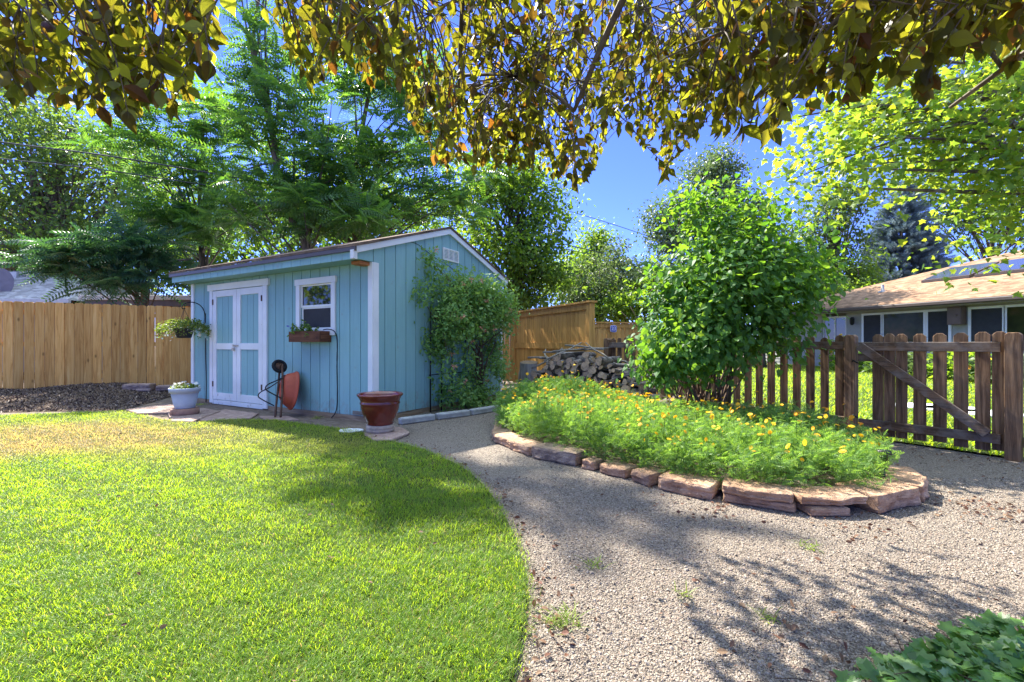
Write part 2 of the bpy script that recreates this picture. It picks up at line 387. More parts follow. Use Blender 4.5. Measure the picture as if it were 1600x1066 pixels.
M['green_leaf'] = leafmat("fresh_green_leaves", [(.05,.11,.025), (.075,.145,.03), (.11,.18,.035)], [(.20,.36,.02), (.28,.46,.025), (.38,.52,.03)], .48, .45, .35)
M['grey_leaf'] = leafmat("grey_green_leaves", [(.07,.115,.055), (.10,.15,.07), (.13,.175,.085)], [(.15,.24,.06), (.21,.31,.07)], .3, .45, .45)
M['silver_leaf'] = leafmat("silvery_leaves", [(.06,.10,.035), (.11,.15,.06), (.17,.21,.10)], [(.14,.22,.05), (.20,.28,.07)], .35, .5, .3)
M['dark_leaf'] = leafmat("dark_leaves", [(.04,.08,.03), (.06,.105,.04), (.08,.125,.045)], [(.13,.23,.03), (.18,.29,.04)], .35, .5, .35)
M['spruce'] = leafmat("blue_spruce_needles", [(.10,.155,.155), (.14,.205,.215), (.20,.27,.29)], [(.06,.10,.09), (.09,.13,.12)], .15, .5, .3)
M['plum_leaf'] = leafmat("bronze_plum_leaves", [(.085,.08,.032), (.115,.105,.036), (.09,.11,.036), (.10,.095,.034), (.15,.085,.04)],
                         [(.24,.20,.02), (.36,.34,.02), (.56,.56,.03), (.30,.30,.02), (.54,.56,.025), (.36,.30,.02), (.26,.21,.02), (.40,.16,.02)], .62, .4, .4)
M['plum_fruit'] = plain("purple_plum_skin", (.10,.05,.07), .45, .4)
M['lilac_leaf'] = leafmat("heart_shaped_shrub_leaves", [(.045,.12,.028), (.06,.155,.034), (.085,.19,.04)], [(.14,.34,.02), (.24,.46,.025), (.36,.55,.03)], .42, .5, .22)
M['vine_leaf'] = leafmat("climber_leaves", [(.11,.24,.065), (.15,.30,.085), (.23,.37,.11)], [(.30,.50,.06), (.42,.58,.08)], .38, .5, .3)
M['vine_flower'] = leafmat("coral_trumpet_flowers", [(.65,.24,.18), (.72,.36,.25), (.65,.40,.16)], [(.6,.25,.15), (.6,.3,.2)], .3)
M['marigold_leaf'] = leafmat("ferny_marigold_leaves", [(.085,.185,.05), (.12,.235,.065), (.20,.31,.11)], [(.22,.44,.04), (.32,.54,.05), (.44,.62,.06)], .45, .5, .3)
M['marigold_flower'] = leafmat("marigold_petals", [(.85,.48,.01), (.88,.58,.02), (.88,.44,.01), (.9,.62,.03), (.75,.20,.01)], [(.9,.6,.02), (.9,.5,.02)], .3, .6)
M['ivy_leaf'] = leafmat("glossy_ivy_leaves", [(.035,.10,.025), (.075,.18,.035), (.12,.23,.05), (.24,.34,.14)], [(.24,.44,.03), (.36,.54,.04)], .36, .32, .45)
M['pot_leaf'] = leafmat("basket_leaves", [(.07,.12,.025), (.11,.16,.035), (.15,.18,.045)], [(.2,.3,.03), (.3,.36,.04)], .4, .5)
M['white_petal'] = leafmat("white_petals", [(.75,.75,.68), (.8,.8,.76)], [(.7,.7,.6), (.7,.7,.6)], .3)
M['blue_petal'] = leafmat("blue_petals", [(.12,.13,.5), (.16,.15,.55)], [(.2,.2,.6), (.2,.2,.6)], .3)
M['dry_stem'] = plain("dry_stems", (.35,.17,.14), .8, .2)
# ================================================================== THE SETTING
def sheet(name, poly, z, m):
    mb = MB(); mb.add([(x, y, z) for x, y in poly], [list(range(len(poly)))])
    return tag(mb.build(name, m, origin=(0,0,z)), kind="structure")
def inside(poly, pts):
    poly = A_(poly); x, y = pts[:,0], pts[:,1]; c = np.zeros(len(pts), bool); j = len(poly)-1
    for i in range(len(poly)):
        xi, yi = poly[i]; xj, yj = poly[j]
        c ^= ((yi > y) != (yj > y)) & (x < (xj-xi)*(y-yi)/(yj-yi+1e-12)+xi); j = i
    return c
def smooth_curve(pts, n=6):
    pts = A_(pts); out = []
    for i in range(len(pts)-1):
        p0 = pts[max(i-1, 0)]; p1 = pts[i]; p2 = pts[i+1]; p3 = pts[min(i+2, len(pts)-1)]
        for t in np.arange(n)/n:
            out.append(.5*((2*p1)+(-p0+p2)*t+(2*p0-5*p1+4*p2-p3)*t*t+(-p0+3*p1-3*p2+p3)*t**3))
    return np.array(out+[pts[-1]])

sheet("ground", [(-150,-60),(150,-60),(150,250),(-150,250)], -.03, M['dirt'])
# gravel path
PATH = [(-3.2,-4),(8,-4),(8,2.2),(4.5,3.7),(2.4,6.9),(1.7,9.2),(-.2,11.6),(-1.2,9.5),(-.9,7.6),(-2.4,5.4),(-3.2,5.3)]
sheet("gravel_path", PATH, 0.0, M['gravel'])
# dirt strip and flagstones in front of the shed
sheet("bare_soil", [(-10.5,6.1),(-6,6.3),(-2.9,5.0),(-1.6,5.1),(-1.5,5.9),(-5.7,8.4),(-8,10.3),(-11,9)], .004, M['dirt'])
# front lawn
edge = smooth_curve([G(555,676)[:2], G(600,689)[:2], G(660,706)[:2], G(715,730)[:2], G(757,765)[:2], G(790,815)[:2], G(812,870)[:2], G(822,930)[:2],
                     G(816,990)[:2], G(800,1066)[:2], (-.12,1.0), (-.4,.2), (-.9,-1.0), (-1.6,-2.5)])
back = [(-11,6.2), G(0,652)[:2], G(100,648)[:2], G(190,645)[:2], G(250,658)[:2], G(300,664)[:2], G(350,658)[:2], G(430,659)[:2], G(500,668)[:2]]
LAWN = list(back)+[tuple(p) for p in edge]+[(-11,-2.5)]
mb = MB(); n = len(LAWN)
mb.add([(x,y,.022) for x,y in LAWN]+[(x,y,-.01) for x,y in LAWN], [list(range(n))[::-1], [[i,(i+1)%n,n+(i+1)%n,n+i] for i in range(n)]])
tag(mb.build("lawn", M['lawnbase'], origin=(0,0,0)), kind="structure")
# yard behind the picket fence
L0 = A_((4.34,3.93)); LD = norm((-.556,.831)); LN = A_((LD[1],-LD[0]))   # picket fence line: along, outward
if LN[0] < 0: LN = -LN
YARD = [tuple(L0-5*LD+.08*LN), tuple(L0+5.2*LD+.08*LN), (7.5,22), (13,24), (24,-2)]
sheet("yard_lawn", YARD, .006, M['lawnbase'])
# mulch bank along the left fence
nx, ny = 44, 16; V = []
for j in range(ny):
    for i in range(nx):
        a = i/(nx-1); b = j/(ny-1)
        x0, y0 = -12+a*6.2, 6.15+.55*a+.1*math.sin(a*9)
        x1, y1 = -12+a*5.0, 7.35+a*2.95
        x = x0+(x1-x0)*b; y = y0+(y1-y0)*b
        h = .20*math.sin(min(1, b*1.25)*math.pi/2)**1.3*(.75+.5*mnoise.noise((x*.9,y*.9,1)))*min(1, (1-a)*5+.05)
        h += .03*mnoise.noise((x*4,y*4,2))*min(1, b*4)
        V.append((x, y, .008+max(0, h)))
V = A_(V)
q = [[j*nx+i, j*nx+i+1, (j+1)*nx+i+1, (j+1)*nx+i] for j in range(ny-1) for i in range(nx-1)]
mb = MB(); mb.add(V, [q], 0, True); tag(mb.build("mulch_bank", M['mulchbase'], origin=(0,0,0)), kind="structure")
MULCH_V, MULCH_Q = V, np.array(q)

# ================================================================== THE SHED
SA = A_((-1.772,5.78)); SU = norm((-.869,.4944)); SV = A_((-SU[1],SU[0]))
if SV[1] < 0: SV = -SV
def S(V):
    V = A_(V); V2 = V.reshape(-1, 3)
    xy = SA+V2[:,:1]*SU+V2[:,1:2]*SV
    return np.hstack([xy, V2[:,2:]]).reshape(V.shape)
SL, SD, RZ, SLOPE, SM = 4.333, 3.15, 2.805, .332, 1.555
def rz(s): return RZ-SLOPE*abs(s-SM)
shed = thing("garden_shed", "blue painted wooden garden shed with white trim and double doors", "shed", (*S((SL/2, SD/2, 0))[:2], 0))
def sb(mb, t0, t1, s0, s1, z0, z1, mi=0): mb.box((t0,s0,z0), (t1,s1,z1), S, mi)
# front wall: siding boards with real grooves round the window opening
HO = (.74, 1.40, 1.20, 1.84)
mb = MB(); g = .0062
b = np.arange(0, SL+.001, .1985)
for t0, t1 in zip(b[:-1], np.append(b[1:-1], SL)):
    t0, t1 = t0+g, t1-g
    cuts = sorted({t0, t1}|{c for c in HO[:2] if t0 < c < t1})
    for a0, a1 in zip(cuts[:-1], cuts[1:]):
        if a0 >= HO[0]-1e-6 and a1 <= HO[1]+1e-6:
            sb(mb, a0, a1, -.014, .0, .075, HO[2]); sb(mb, a0, a1, -.014, .0, HO[3], 2.04)
        else: sb(mb, a0, a1, -.014, .0, .075, 2.04)
for r_ in ((0,HO[0],.08,2.06),(HO[1],SL,.08,2.06),(HO[0],HO[1],.08,HO[2]),(HO[0],HO[1],HO[3],2.06)): sb(mb, r_[0], r_[1], -.002, .05, r_[2], r_[3])
mb.build("front_wall", M['siding'], shed)
# gable wall facing the path (right side) and the plain far sides
mb = MB()
def gable(mb, s0, s1, z0, t0, t1, drop=.0):
    ss = [s0]+([SM] if s0 < SM < s1 else [])+[s1]
    poly = [(t0,s0,z0),(t0,s1,z0)]+[(t0,s,rz(s)-drop) for s in ss[::-1]]
    V = S(poly); mb.extrude(V, S((t1,0,0))-S((t0,0,0)))
b = np.append(np.arange(.0, SD, .1985), SD)
for s0, s1 in zip(b[:-1], b[1:]): gable(mb, s0+g, s1-g, .075, -.014, .0, .03)
gable(mb, -.275, -g, 2.045, -.014, 0, .015)
gable(mb, .0, SD, .08, -.002, .05, .035)
mb.build("gable_wall", M['siding'], shed)
mb = MB(); gable(mb, .0, SD, .08, SL-.05, SL, .035); sb(mb, .05, SL-.05, SD-.05, SD, .08, rz(SD)-.03); gable(mb, -.275, 0, 2.045, SL-.05, SL+.07, .03)
mb.build("rear_wall", M['siding'], shed)
mb = MB(); sb(mb, .05, SL-.05, .05, SD-.05, .02, .08); sb(mb, -.0, SL, -.012, .10, .0, .072); sb(mb, -.0, .10, .1, SD, .0, .072)
mb.build("sill_beam", M['sill'], shed)
mb = MB()   # soffit and fascia, the fascia scored like the siding
sb(mb, 0, SL+.07, -.28, -.015, 2.042, 2.052); mb.build("soffit", M['siding'], shed)
mb = MB()
for k in np.arange(.0, SL+.05, .2): sb(mb, k+.003, min(k+.197, SL+.08), -.302, -.281, 2.036, 2.15)
sb(mb, 0, SL+.08, -.2985, -.2805, 2.04, 2.148)
mb.build("fascia", M['siding'], shed)
mb = MB()
for sgn, s_end in ((-1, -.335), (1, SD+.2)):
    t0, t1 = -.06, SL+.11
    a = [(t0, SM, RZ+.002), (t0, s_end, rz(s_end)+.002), (t0, s_end, rz(s_end)+.034), (t0, SM, RZ+.034)]
    V = S(a); mb.extrude(V, S((t1,0,0))-S((t0,0,0)))
mb.build("roof", M['roof_brown'], shed)
mb = MB(); mb.extrude(S([(-.058,-.333,2.128),(-.058,-.304,2.128),(-.058,-.304,rz(-.304)-.002),(-.058,-.333,rz(-.333)-.002)]), S((SL+.165,0,0))-S((0,0,0)))
mb.build("drip_edge", M['gutter'], shed)
for s0, s1 in ((-.3, SM-.001), (SM+.001, SD+.19)):
    mb = MB(); a = [(-.016,s0,rz(s0)-.001),(-.016,s1,rz(s1)-.001),(-.016,s1,rz(s1)-.085),(-.016,s0,rz(s0)-.085)]
    mb.extrude(S(a), S((-.03,0,0))-S((0,0,0))); mb.build("rake_board", M['white'], shed, bevel=.003)
mb = MB(); sb(mb, -.046, .012, -.345, -.2825, 2.03, 2.14); mb.build("eave_cap", M['white'], shed, bevel=.003)
mb = MB(); sb(mb, .012, .16, -.20, -.02, 1.995, 2.035); mb.build("eave_block", M['orange_wood'], shed, bevel=.003)
for t0, t1, s0, s1 in ((-.034,.045,-.036,-.0145), (-.036,-.0145,-.0142,.075), (SL-.06,SL+.025,-.036,-.0145), (-.034,-.0145,SD-.07,SD+.02)):
    mb = MB(); sb(mb, t0, t1, s0, s1, .085, 2.038 if s0 < 1 else 2.12); mb.build("corner_board", M['white'], shed, bevel=.003)
mb = MB(); sb(mb, .0, .33, -.030, -.0145, .085, .135); mb.build("patch_board", M['grey_wood'], shed, bevel=.002)
# window
win = MB()
T0, T1, Z0, Z1 = .66, 1.48, 1.12, 1.915
sb(win, T0-.02, T1+.02, -.048, -.0145, Z1-.085, Z1); sb(win, T0, HO[0], -.042, -.0145, Z0, Z1-.085); sb(win, HO[1], T1, -.042, -.0145, Z0, Z1-.085); sb(win, HO[0], HO[1], -.042, -.0145, Z0, HO[2])
win = win.build("window", M['white'], shed, bevel=.003)
mb = MB()
for z0, z1, s0 in ((HO[2], 1.525, .0), (1.515, HO[3], -.012)):
    for a in ((HO[0],HO[0]+.03,z0,z1),(HO[1]-.03,HO[1],z0,z1),(HO[0]+.03,HO[1]-.03,z0,z0+.03),(HO[0]+.03,HO[1]-.03,z1-.03,z1)): sb(mb, a[0], a[1], s0, s0+.02, a[2], a[3])
mb.build("sash", M['wframe'], win)
for z0, z1, s0, m in ((HO[2]+.03,1.495,.008,'screen'), (1.545,HO[3]-.03,-.004,'glass')):
    mb = MB(); sb(mb, HO[0]+.03, HO[1]-.03, s0, s0+.006, z0, z1); mb.build("pane", M[m], win)
# double doors
mb = MB()
sb(mb, 2.12, 3.80, -.052, -.0145, 1.885, 1.985); sb(mb, 2.165, 2.265, -.046, -.0145, .03, 1.885); sb(mb, 3.655, 3.745, -.046, -.0145, .03, 1.885); sb(mb, 2.265, 3.655, -.044, -.0145, .015, .085)
mb.build("door_frame", M['white'], shed, bevel=.004)
for t0, t1, hs in ((2.275, 2.955, 1), (2.962, 3.648, -1)):
    d = MB()
    for k in np.linspace(t0+.09, t1-.09, 4)[:-1]:
        dw = (t1-t0-.18)/3; sb(d, k+.004, k+dw-.004, -.022, -.0145, .19, 1.79)
    d = d.build("door", M['siding'], shed)
    mb = MB()
    sb(mb, t0, t0+.1, -.042, -.0145, .092, 1.875); sb(mb, t1-.1, t1, -.042, -.0145, .092, 1.875)
    for z0, z1 in ((.092,.205),(.915,1.015),(1.775,1.875)): sb(mb, t0+.1, t1-.1, -.0405, -.0145, z0, z1)
    mb.build("door_rail", M['white'], d, bevel=.004)
    if hs == 1:
        mb = MB(); sb(mb, 2.90, 3.03, -.056, -.043, .965, .99); sb(mb, 2.985, 3.035, -.075, -.0575, .895, .945)
        mb.tube(S([(2.995,-.066,.945),(2.995,-.066,.985),(3.01,-.066,.995),(3.025,-.066,.985),(3.025,-.066,.945)]), .004, 6)
        mb.build("padlock", M['brass'], d)
    for z in (.3, 1.65):
        mb = MB(); tt = t0+.01 if hs == 1 else t1-.01
        sb(mb, tt-.012, tt+.012, -.052, -.0425, z, z+.09); mb.build("hinge", M['rusty'], d)
# louvre vent high on the gable
v = MB(); s0, s1, z0, z1 = 1.40, 1.80, 2.30, 2.49
for a in ((s0,s1,z0,z0+.02),(s0,s1,z1-.02,z1),(s0,s0+.02,z0+.02,z1-.02),(s1-.02,s1,z0+.02,z1-.02),(s0+.125,s0+.145,z0+.02,z1-.02),(s0+.255,s0+.275,z0+.02,z1-.02)):
    v.box((-.034,a[0],a[2]),(-.0145,a[1],a[3]), S)
v = v.build("gable_vent", M['wframe'], shed)
mb = MB()
for k in range(7):
    z = z0+.026+k*.021
    mb.extrude(S([(-.030,s0+.02,z),(-.030,s1-.02,z),(-.017,s1-.02,z+.016),(-.017,s0+.02,z+.016)]), S((-.002,0,0))-S((0,0,0)))
mb.build("louvre", M['wframe'], v)

# ================================================================== FENCES
def plank(mb, c, d, w_, th, z0, z1, ear=.0, off=0, mi=0, rnd=0):
    """vertical board: centre c (xy), along d; off = offset along the normal"""
    c = A_(c); d = norm(d); nn = A_((d[1],-d[0]))
    if ear > 0 and rnd: prof = [(-w_/2,z0),(w_/2,z0)]+[(w_/2*math.cos(a), z1-ear+ear*math.sin(a)) for a in np.linspace(0, math.pi, 9)]
    elif ear > 0: prof = [(-w_/2,z0),(w_/2,z0),(w_/2,z1-ear),(w_/2-ear,z1),(-w_/2+ear,z1),(-w_/2,z1-ear)]
    else: prof = [(-w_/2,z0),(w_/2,z0),(w_/2,z1),(-w_/2,z1)]
    V = [(*(c+d*a+nn*off), z) for a, z in prof]
    mb.extrude(V, (*(nn*th), 0), mi)
# new cedar fence on the left (faces the lawn)
f0 = A_((-11.6,7.62)); f1 = A_((-5.9,10.92)); fd = norm(f1-f0); fl = np.linalg.norm(f1-f0)
fence = thing("cedar_fence", "new cedar board fence with clipped board tops behind the mulch bank left of the shed", "fence", (*((f0+f1)/2), 0))
mb = MB(); x = 0; k = 0
fn = A_((fd[1],-fd[0]))
while x < fl:
    bw = .139
    plank(mb, f0+fd*(x+bw/2), fd, bw, .018, .05, 1.83+rng.normal(0, .004), .022, off=rng.normal(0, .002)+(.0 if k not in (12, 13) else -.02))
    x += bw+max(.001, rng.normal(.006, .003)); k += 1
mb.build("boards", M['cedar'], fence, bevel=.002)
for z in (.35, 1.0, 1.62):
    mb = MB(); mb.beam((*(f0-fn*.03), z), (*(f1-fn*.03), z), .04, .09); mb.build("rail", M['cedar'], fence)
for q_ in np.arange(.6, fl, 2.4):
    mb = MB(); c = f0+fd*q_-fn*.10; mb.box((c[0]-.045,c[1]-.045,0),(c[0]+.045,c[1]+.045,1.75)); mb.build("post", M['cedar'], fence)

# tall stained privacy panel behind the woodpile
p0 = A_((.13,11.85)); p1 = A_((1.50,8.95)); pd = norm(p1-p0); pl = np.linalg.norm(p1-p0); pn = A_((pd[1],-pd[0]))
if pn[1] > 0: pn = -pn
panel = thing("privacy_fence", "tall golden stained board fence panel with capped top beside the woodpile", "fence", (*((p0+p1)/2), 0))
mb = MB(); bw = pl/21
for k in range(21): plank(mb, p0+pd*(k+.5)*bw, pd, bw-.006, .018, .04, 1.78, off=rng.normal(0, .0015))
mb.build("boards", M['stained'], panel)
for z0, z1 in ((.90,1.04),(1.68,1.80)):
    mb = MB(); mb.beam((*(p0+pn*.035), (z0+z1)/2), (*(p1+pn*.035), (z0+z1)/2), .03, z1-z0); mb.build("rail", M['stained'], panel, bevel=.003)
for c in (p0-pd*.06, p1+pd*.075):
    mb = MB(); plank(mb, c, pd, .125, .125, 0, 1.80, off=-.06); mb.build("post", M['stained'], panel, bevel=.004)
mb = MB(); mb.beam((*(p0-pd*.14), 1.825), (*(p1+pd*.17), 1.825), .19, .036); mb.build("cap", M['stained'], panel, bevel=.003)
# run behind the shed, seen in the gap beside the climber
r0 = A_((-3.6,12.9)); r1 = A_((.0,11.95)); rd = norm(r1-r0); rl = np.linalg.norm(r1-r0)
run = thing("privacy_fence", "shaded stained board fence run behind the shed in the gap beside the climber", "fence", (*((r0+r1)/2), 0))
mb = MB(); x = 0
while x < rl: plank(mb, r0+rd*(x+.07), rd, .135, .018, .03, 1.78, off=rng.normal(0, .0015)); x += .141
mb.build("boards", M['stained'], run)
mb = MB(); mb.beam((*r0, 1.80), (*(r1-rd*.02), 1.80), .15, .036); mb.build("cap", M['stained'], run)
# lower run beyond it, with a house number plaque
q0 = A_((2.05,12.4)); q1 = A_((4.1,14.6)); q0 = A_((2.15,12.9)); q1 = A_((5.2,13.6)); qd = norm(q1-q0); ql = np.linalg.norm(q1-q0); qn = A_((qd[1],-qd[0]))
low = thing("privacy_fence", "lower stained board fence run with flat cap carrying a blue number plaque", "fence", (*((q0+q1)/2), 0))
mb = MB(); k = 0; x = 0
while x < ql: plank(mb, q0+qd*(x+.07), qd, .135, .018, .03, 1.58, off=rng.normal(0, .0015)); x += .141
mb.build("boards", M['stained'], low)
mb = MB(); mb.beam((*(q0+qn*.03), 1.53), (*(q1+qn*.03), 1.53), .03, .11); mb.build("rail", M['stained'], low)
mb = MB(); mb.beam((*(q0-qd*.1), 1.62), (*(q1+qd*.1), 1.62), .17, .036); mb.build("cap", M['stained'], low)
# plaque: blue oval-ended plate with the number 23
pc = P(957, 514, 13.02); pc = A_(pc)-A_((qn[0]*-.055, qn[1]*-.055, 0))
plq = thing("number_plaque", "small blue house number plaque reading 23 on the lower stained fence", "sign", tuple(pc-A_((0,0,.10))))
a = np.linspace(0, 2*math.pi, 28, endpoint=False)
prof = [(math.copysign(abs(math.cos(t))**.5, math.cos(t))*.10, math.copysign(abs(math.sin(t))**.5, math.sin(t))*.10) for t in a]
for sc_, off, m, nm in ((1.0, 0, 'wframe', 'border'), (.88, .012, 'blue_petal', 'plate')):
    mb = MB(); mb.extrude([(*(pc[:2]+qd*x*sc_+qn*off), pc[2]+z*sc_) for x, z in prof], (*(qn*.013), 0)); mb.build(nm, M[m], plq)
cu = bpy.data.curves.new("number", 'FONT'); cu.body = "23"; cu.size = .15; cu.align_x = 'CENTER'; cu.align_y = 'CENTER'; cu.extrude = .002
to = bpy.data.objects.new("numerals_tmp", cu); COL.objects.link(to)
dg = bpy.context.evaluated_depsgraph_get(); me = bpy.data.meshes.new_from_object(to.evaluated_get(dg)); bpy.data.objects.remove(to)
me.materials.clear(); me.materials.append(M['wframe'])
no = bpy.data.objects.new("numerals", me); COL.objects.link(no); no.parent = plq; no.location = (qn[0]*.028, qn[1]*.028, .10)
no.rotation_euler = (R(90), 0, math.atan2(qd[1], qd[0]))

# old picket fence and gate along the yard; the rails face the garden (camera side = -LN)
PT = 1.10
def fence_pt(t): return L0+LD*t
def picket_run(name, label, t0, t1, parent_posts=()):
    f = thing(name, label, "fence", (*fence_pt((t0+t1)/2), 0))
    n = int((t1-t0)/.142)
    for k in range(n):
        c = fence_pt(t0+(k+.5)*(t1-t0)/n)+LN*.0
        mb = MB(); plank(mb, c, LD, .088+rng.normal(0,.004), .02, .05, PT+rng.normal(0,.012), .026, off=rng.normal(0,.004)); mb.build("picket", M['picket'], f, bevel=.003)
    for z in (.17, .985):
        mb = MB(); mb.beam((*(fence_pt(t0)-LN*.045), z), (*(fence_pt(t1)-LN*.045), z), .04, .088); mb.build("rail", M['picket_h'], f, bevel=.004)
    for t in parent_posts:
        c = fence_pt(t)-LN*.03; mb = MB(); plank(mb, c, LD, .10, .10, 0, 1.10, .02, off=-.05); mb.build("post", M['picket'], f, bevel=.004)
    return f
picket_run("picket_fence", "dark weathered picket fence running from the gate behind the big shrub to the woodpile", 1.24, 4.75, (1.19, 3.0, 4.78))
picket_run("picket_fence", "short stub of dark picket fence beyond the gate latch post at the right edge", -1.9, -.06, (-.0,))
gate = thing("picket_gate", "dark weathered picket gate with a diagonal brace at the right", "gate", (*fence_pt(.6), 0))
for px in (1371,1389,1408,1436.5,1468,1501,1535,1562):
    k = (px-800)/F; t = (L0[0]-k*L0[1])/(k*LD[1]-LD[0])
    mb = MB(); plank(mb, fence_pt(t)+LN*.0, LD, .098 if px > 1410 else .092, .02, .055+rng.normal(0,.006), 1.105+rng.normal(0,.004), .028, off=rng.normal(0,.003)); mb.build("picket", M['picket'], gate, bevel=.003)
for z, w_ in ((.17,.085),(.975,.09)):
    mb = MB(); mb.beam((*(fence_pt(.075)-LN*.04), z), (*(fence_pt(1.115)-LN*.04), z), .038, w_); mb.build("rail", M['picket_h'], gate, bevel=.004)
mb = MB(); mb.beam((*(fence_pt(.92)-LN*.045), .86), (*(fence_pt(1.12)-LN*.045), .86), .03, .08); mb.build("block", M['picket_h'], gate, bevel=.004)
mb = MB(); mb.beam((*(fence_pt(1.10)-LN*.082), .985), (*(fence_pt(.15)-LN*.082), .21), .036, .085); mb.build("brace", M['picket_h'], gate, bevel=.005)
for z in (.80, .22):
    mb = MB(); c = fence_pt(1.12)-LN*.062; mb.tube([(*(c+LD*.0), z), (*(c+LD*.03-LN*.03), z+.03), (*(c+LD*.055-LN*.0), z+.0)], .008, 8); mb.build("hinge", M['black'], gate)

# ================================================================== THE HOUSE BEYOND THE YARD
HCOR = A_((12.1,23.4)); HE = norm((.311,-.95)); HN = A_((-HE[1],HE[0])); HN = HN if HN[0] > 0 else -HN
def H(V):
    V = A_(V); V2 = V.reshape(-1,3); xy = HCOR+V2[:,:1]*HE+V2[:,1:2]*HN
    return np.hstack([xy, V2[:,2:]]).reshape(V.shape)
house = thing("ranch_house", "low ranch house with tan shingled hip roof beyond the picket gate", "house", (*H((8,5,0))[:2], 0))
EZ, HS, HD, HL = 2.45, .34, 16.0, 24.0
def hb(mb, a0, a1, b0, b1, z0, z1, mi=0): mb.box((a0,b0,z0),(a1,b1,z1), H, mi)
wins = [(5.35,6.05,'screen'),(6.10,7.48,'house_glass'),(7.56,8.22,'screen'),(8.78,9.62,'screen'),(9.67,10.9,'house_glass'),(13.0,14.4,'house_glass')]
mb = MB(); z = 0.0; B0 = .55
while z < 2.36:
    for a0, a1 in ((.55, 3.55), (4.7, HL-.5)):
        V = H([(a0,B0-.02,z),(a1,B0-.02,z),(a1,B0-.002,z+.152),(a0,B0-.002,z+.152)])
        mb.extrude(V, H((0,.02,0))-H((0,0,0)))
    z += .153
hb(mb, .55, 4.7, 1.1, 1.2, 0, 2.4); hb(mb, 3.5, 3.6, .55, 1.1, 0, 2.36); hb(mb, 4.64, 4.7, .56, 1.1, 0, 2.36)
hb(mb, .55, HL-.5, HD-.6, HD-.5, 0, 2.4); hb(mb, .55, .65, .6, HD-.5, 0, 2.4); hb(mb, HL-.6, HL-.5, .6, HD-.5, 0, 2.4); hb(mb, 4.7, HL-.5, B0+.02, B0+.1, 0, 2.4)
mb.build("wall", M['cream'], house)
for a0, a1, m in wins:
    mb = MB()
    for r_ in ((a0-.05,a0+.03,1.0,2.24),(a1-.03,a1+.05,1.0,2.24),(a0+.03,a1-.03,1.0,1.08),(a0+.03,a1-.03,2.16,2.24)): hb(mb, r_[0], r_[1], B0-.06, B0-.021, r_[2], r_[3])
    wf = mb.build("window", M['wframe'], house)
    mb = MB(); hb(mb, a0+.03, a1-.03, B0-.045, B0-.022, 1.08, 2.16); mb.build("pane", M[m], wf)
mb = MB()   # glazed recess at the left end
for a in (3.62, 4.12, 4.6): hb(mb, a-.03, a+.03, .60, .66, .1, 2.2)
hb(mb, 3.62, 4.6, .61, .65, 2.12, 2.2)
pd_ = mb.build("patio_door", M['wframe'], house); mb = MB(); hb(mb, 3.65, 4.57, .625, .64, .1, 2.12); mb.build("pane", M['glass'], pd_)
mb = MB()
hip = HD/2; rzt = EZ+HS*hip
A0, A1, A2, A3 = (0,0,EZ),(HL,0,EZ),(HL,HD,EZ),(0,HD,EZ); R0, R1 = (hip,hip,rzt),(HL-hip,hip,rzt)
up = A_((0,0,.05))
mb.add(H([A0,A1,R1,R0])+up, [[0,1,2,3]]); mb.add(H([A2,A3,R0,R1])+up, [[0,1,2,3]]); mb.add(H([A3,A0,R0])+up, [[0,1,2]]); mb.add(H([A1,A2,R1])+up, [[0,1,2]])
mb.add(H([A0,A1,A2,A3])+A_((0,0,.01)), [[3,2,1,0]])
for e0, e1 in ((A0,A1),(A1,A2),(A2,A3),(A3,A0)): mb.add(np.vstack([H([e0,e1]), H([e1,e0])+up]), [[0,1,2,3]])
rf = mb.build("roof", M['roof_tan'], house)
mb = MB(); hb(mb, -.0, HL, .005, .56, EZ-.045, EZ-.003); hb(mb, -.005, HL, .0, .03, EZ-.16, EZ+.0); mb.build("fascia", M['fascia'], house)
mb = MB(); hb(mb, -.1, HL+.1, -.13, -.004, EZ-.115, EZ+.025); mb.build("gutter", M['gutter'], house, bevel=.03, seg=3)
mb = MB(); c = H((5.0,2.2,0)); zz = EZ+HS*2.2; mb.lathe((c[0],c[1],zz-.03), [(.17,0),(.16,.07),(.06,.11),(.055,.34),(.045,.36),(.0,.36)], 16); mb.build("vent_pipe", M['concrete'], rf)
for a0, a1, nm in ((6.0,7.55,"skylight"),(7.7,10.0,"solar_panel"),(10.1,12.4,"solar_panel")):
    mb = MB(); zo = .10
    rp = lambda a, b, h: (a, b, EZ+.05+HS*b+h)
    mb.extrude(H([rp(a0,2.9,.015),rp(a1,2.9,.015),rp(a1,4.75,.015),rp(a0,4.75,.015)]), (0,0,.10))
    sk = mb.build(nm, M['gutter'], rf)
    mb = MB(); mb.extrude(H([rp(a0+.07,2.98,.117),rp(a1-.07,2.98,.117),rp(a1-.07,4.67,.117),rp(a0+.07,4.67,.117)]), (0,0,.006)); mb.build("pane", M['solar'], sk)
mb = MB(); hb(mb, 8.28, 8.68, B0-.30, B0-.022, 1.66, 2.26); eb = mb.build("electric_box", M['box_brown'], house, bevel=.01)
mb = MB(); hb(mb, 8.30, 8.66, B0-.312, B0-.302, 1.68, 2.24); mb.lathe(H((8.55,B0-.325,1.98)), [(0,-.02),(.025,-.02),(.03,0),(.02,.02),(0,.025)], 10); mb.build("box_cover", M['box_brown'], eb)
mb = MB(); c = H((4.98,B0-.14,1.80)); mb.lathe(c, [(.0,-.02),(.05,.0),(.075,.05),(.085,.22),(.10,.25),(.03,.30),(.0,.33)], 10); mb.beam(c+A_((0,0,.28)), H((4.98,B0-.02,2.12)), .02, .02)
mb.build("wall_lantern", M['black'], house)

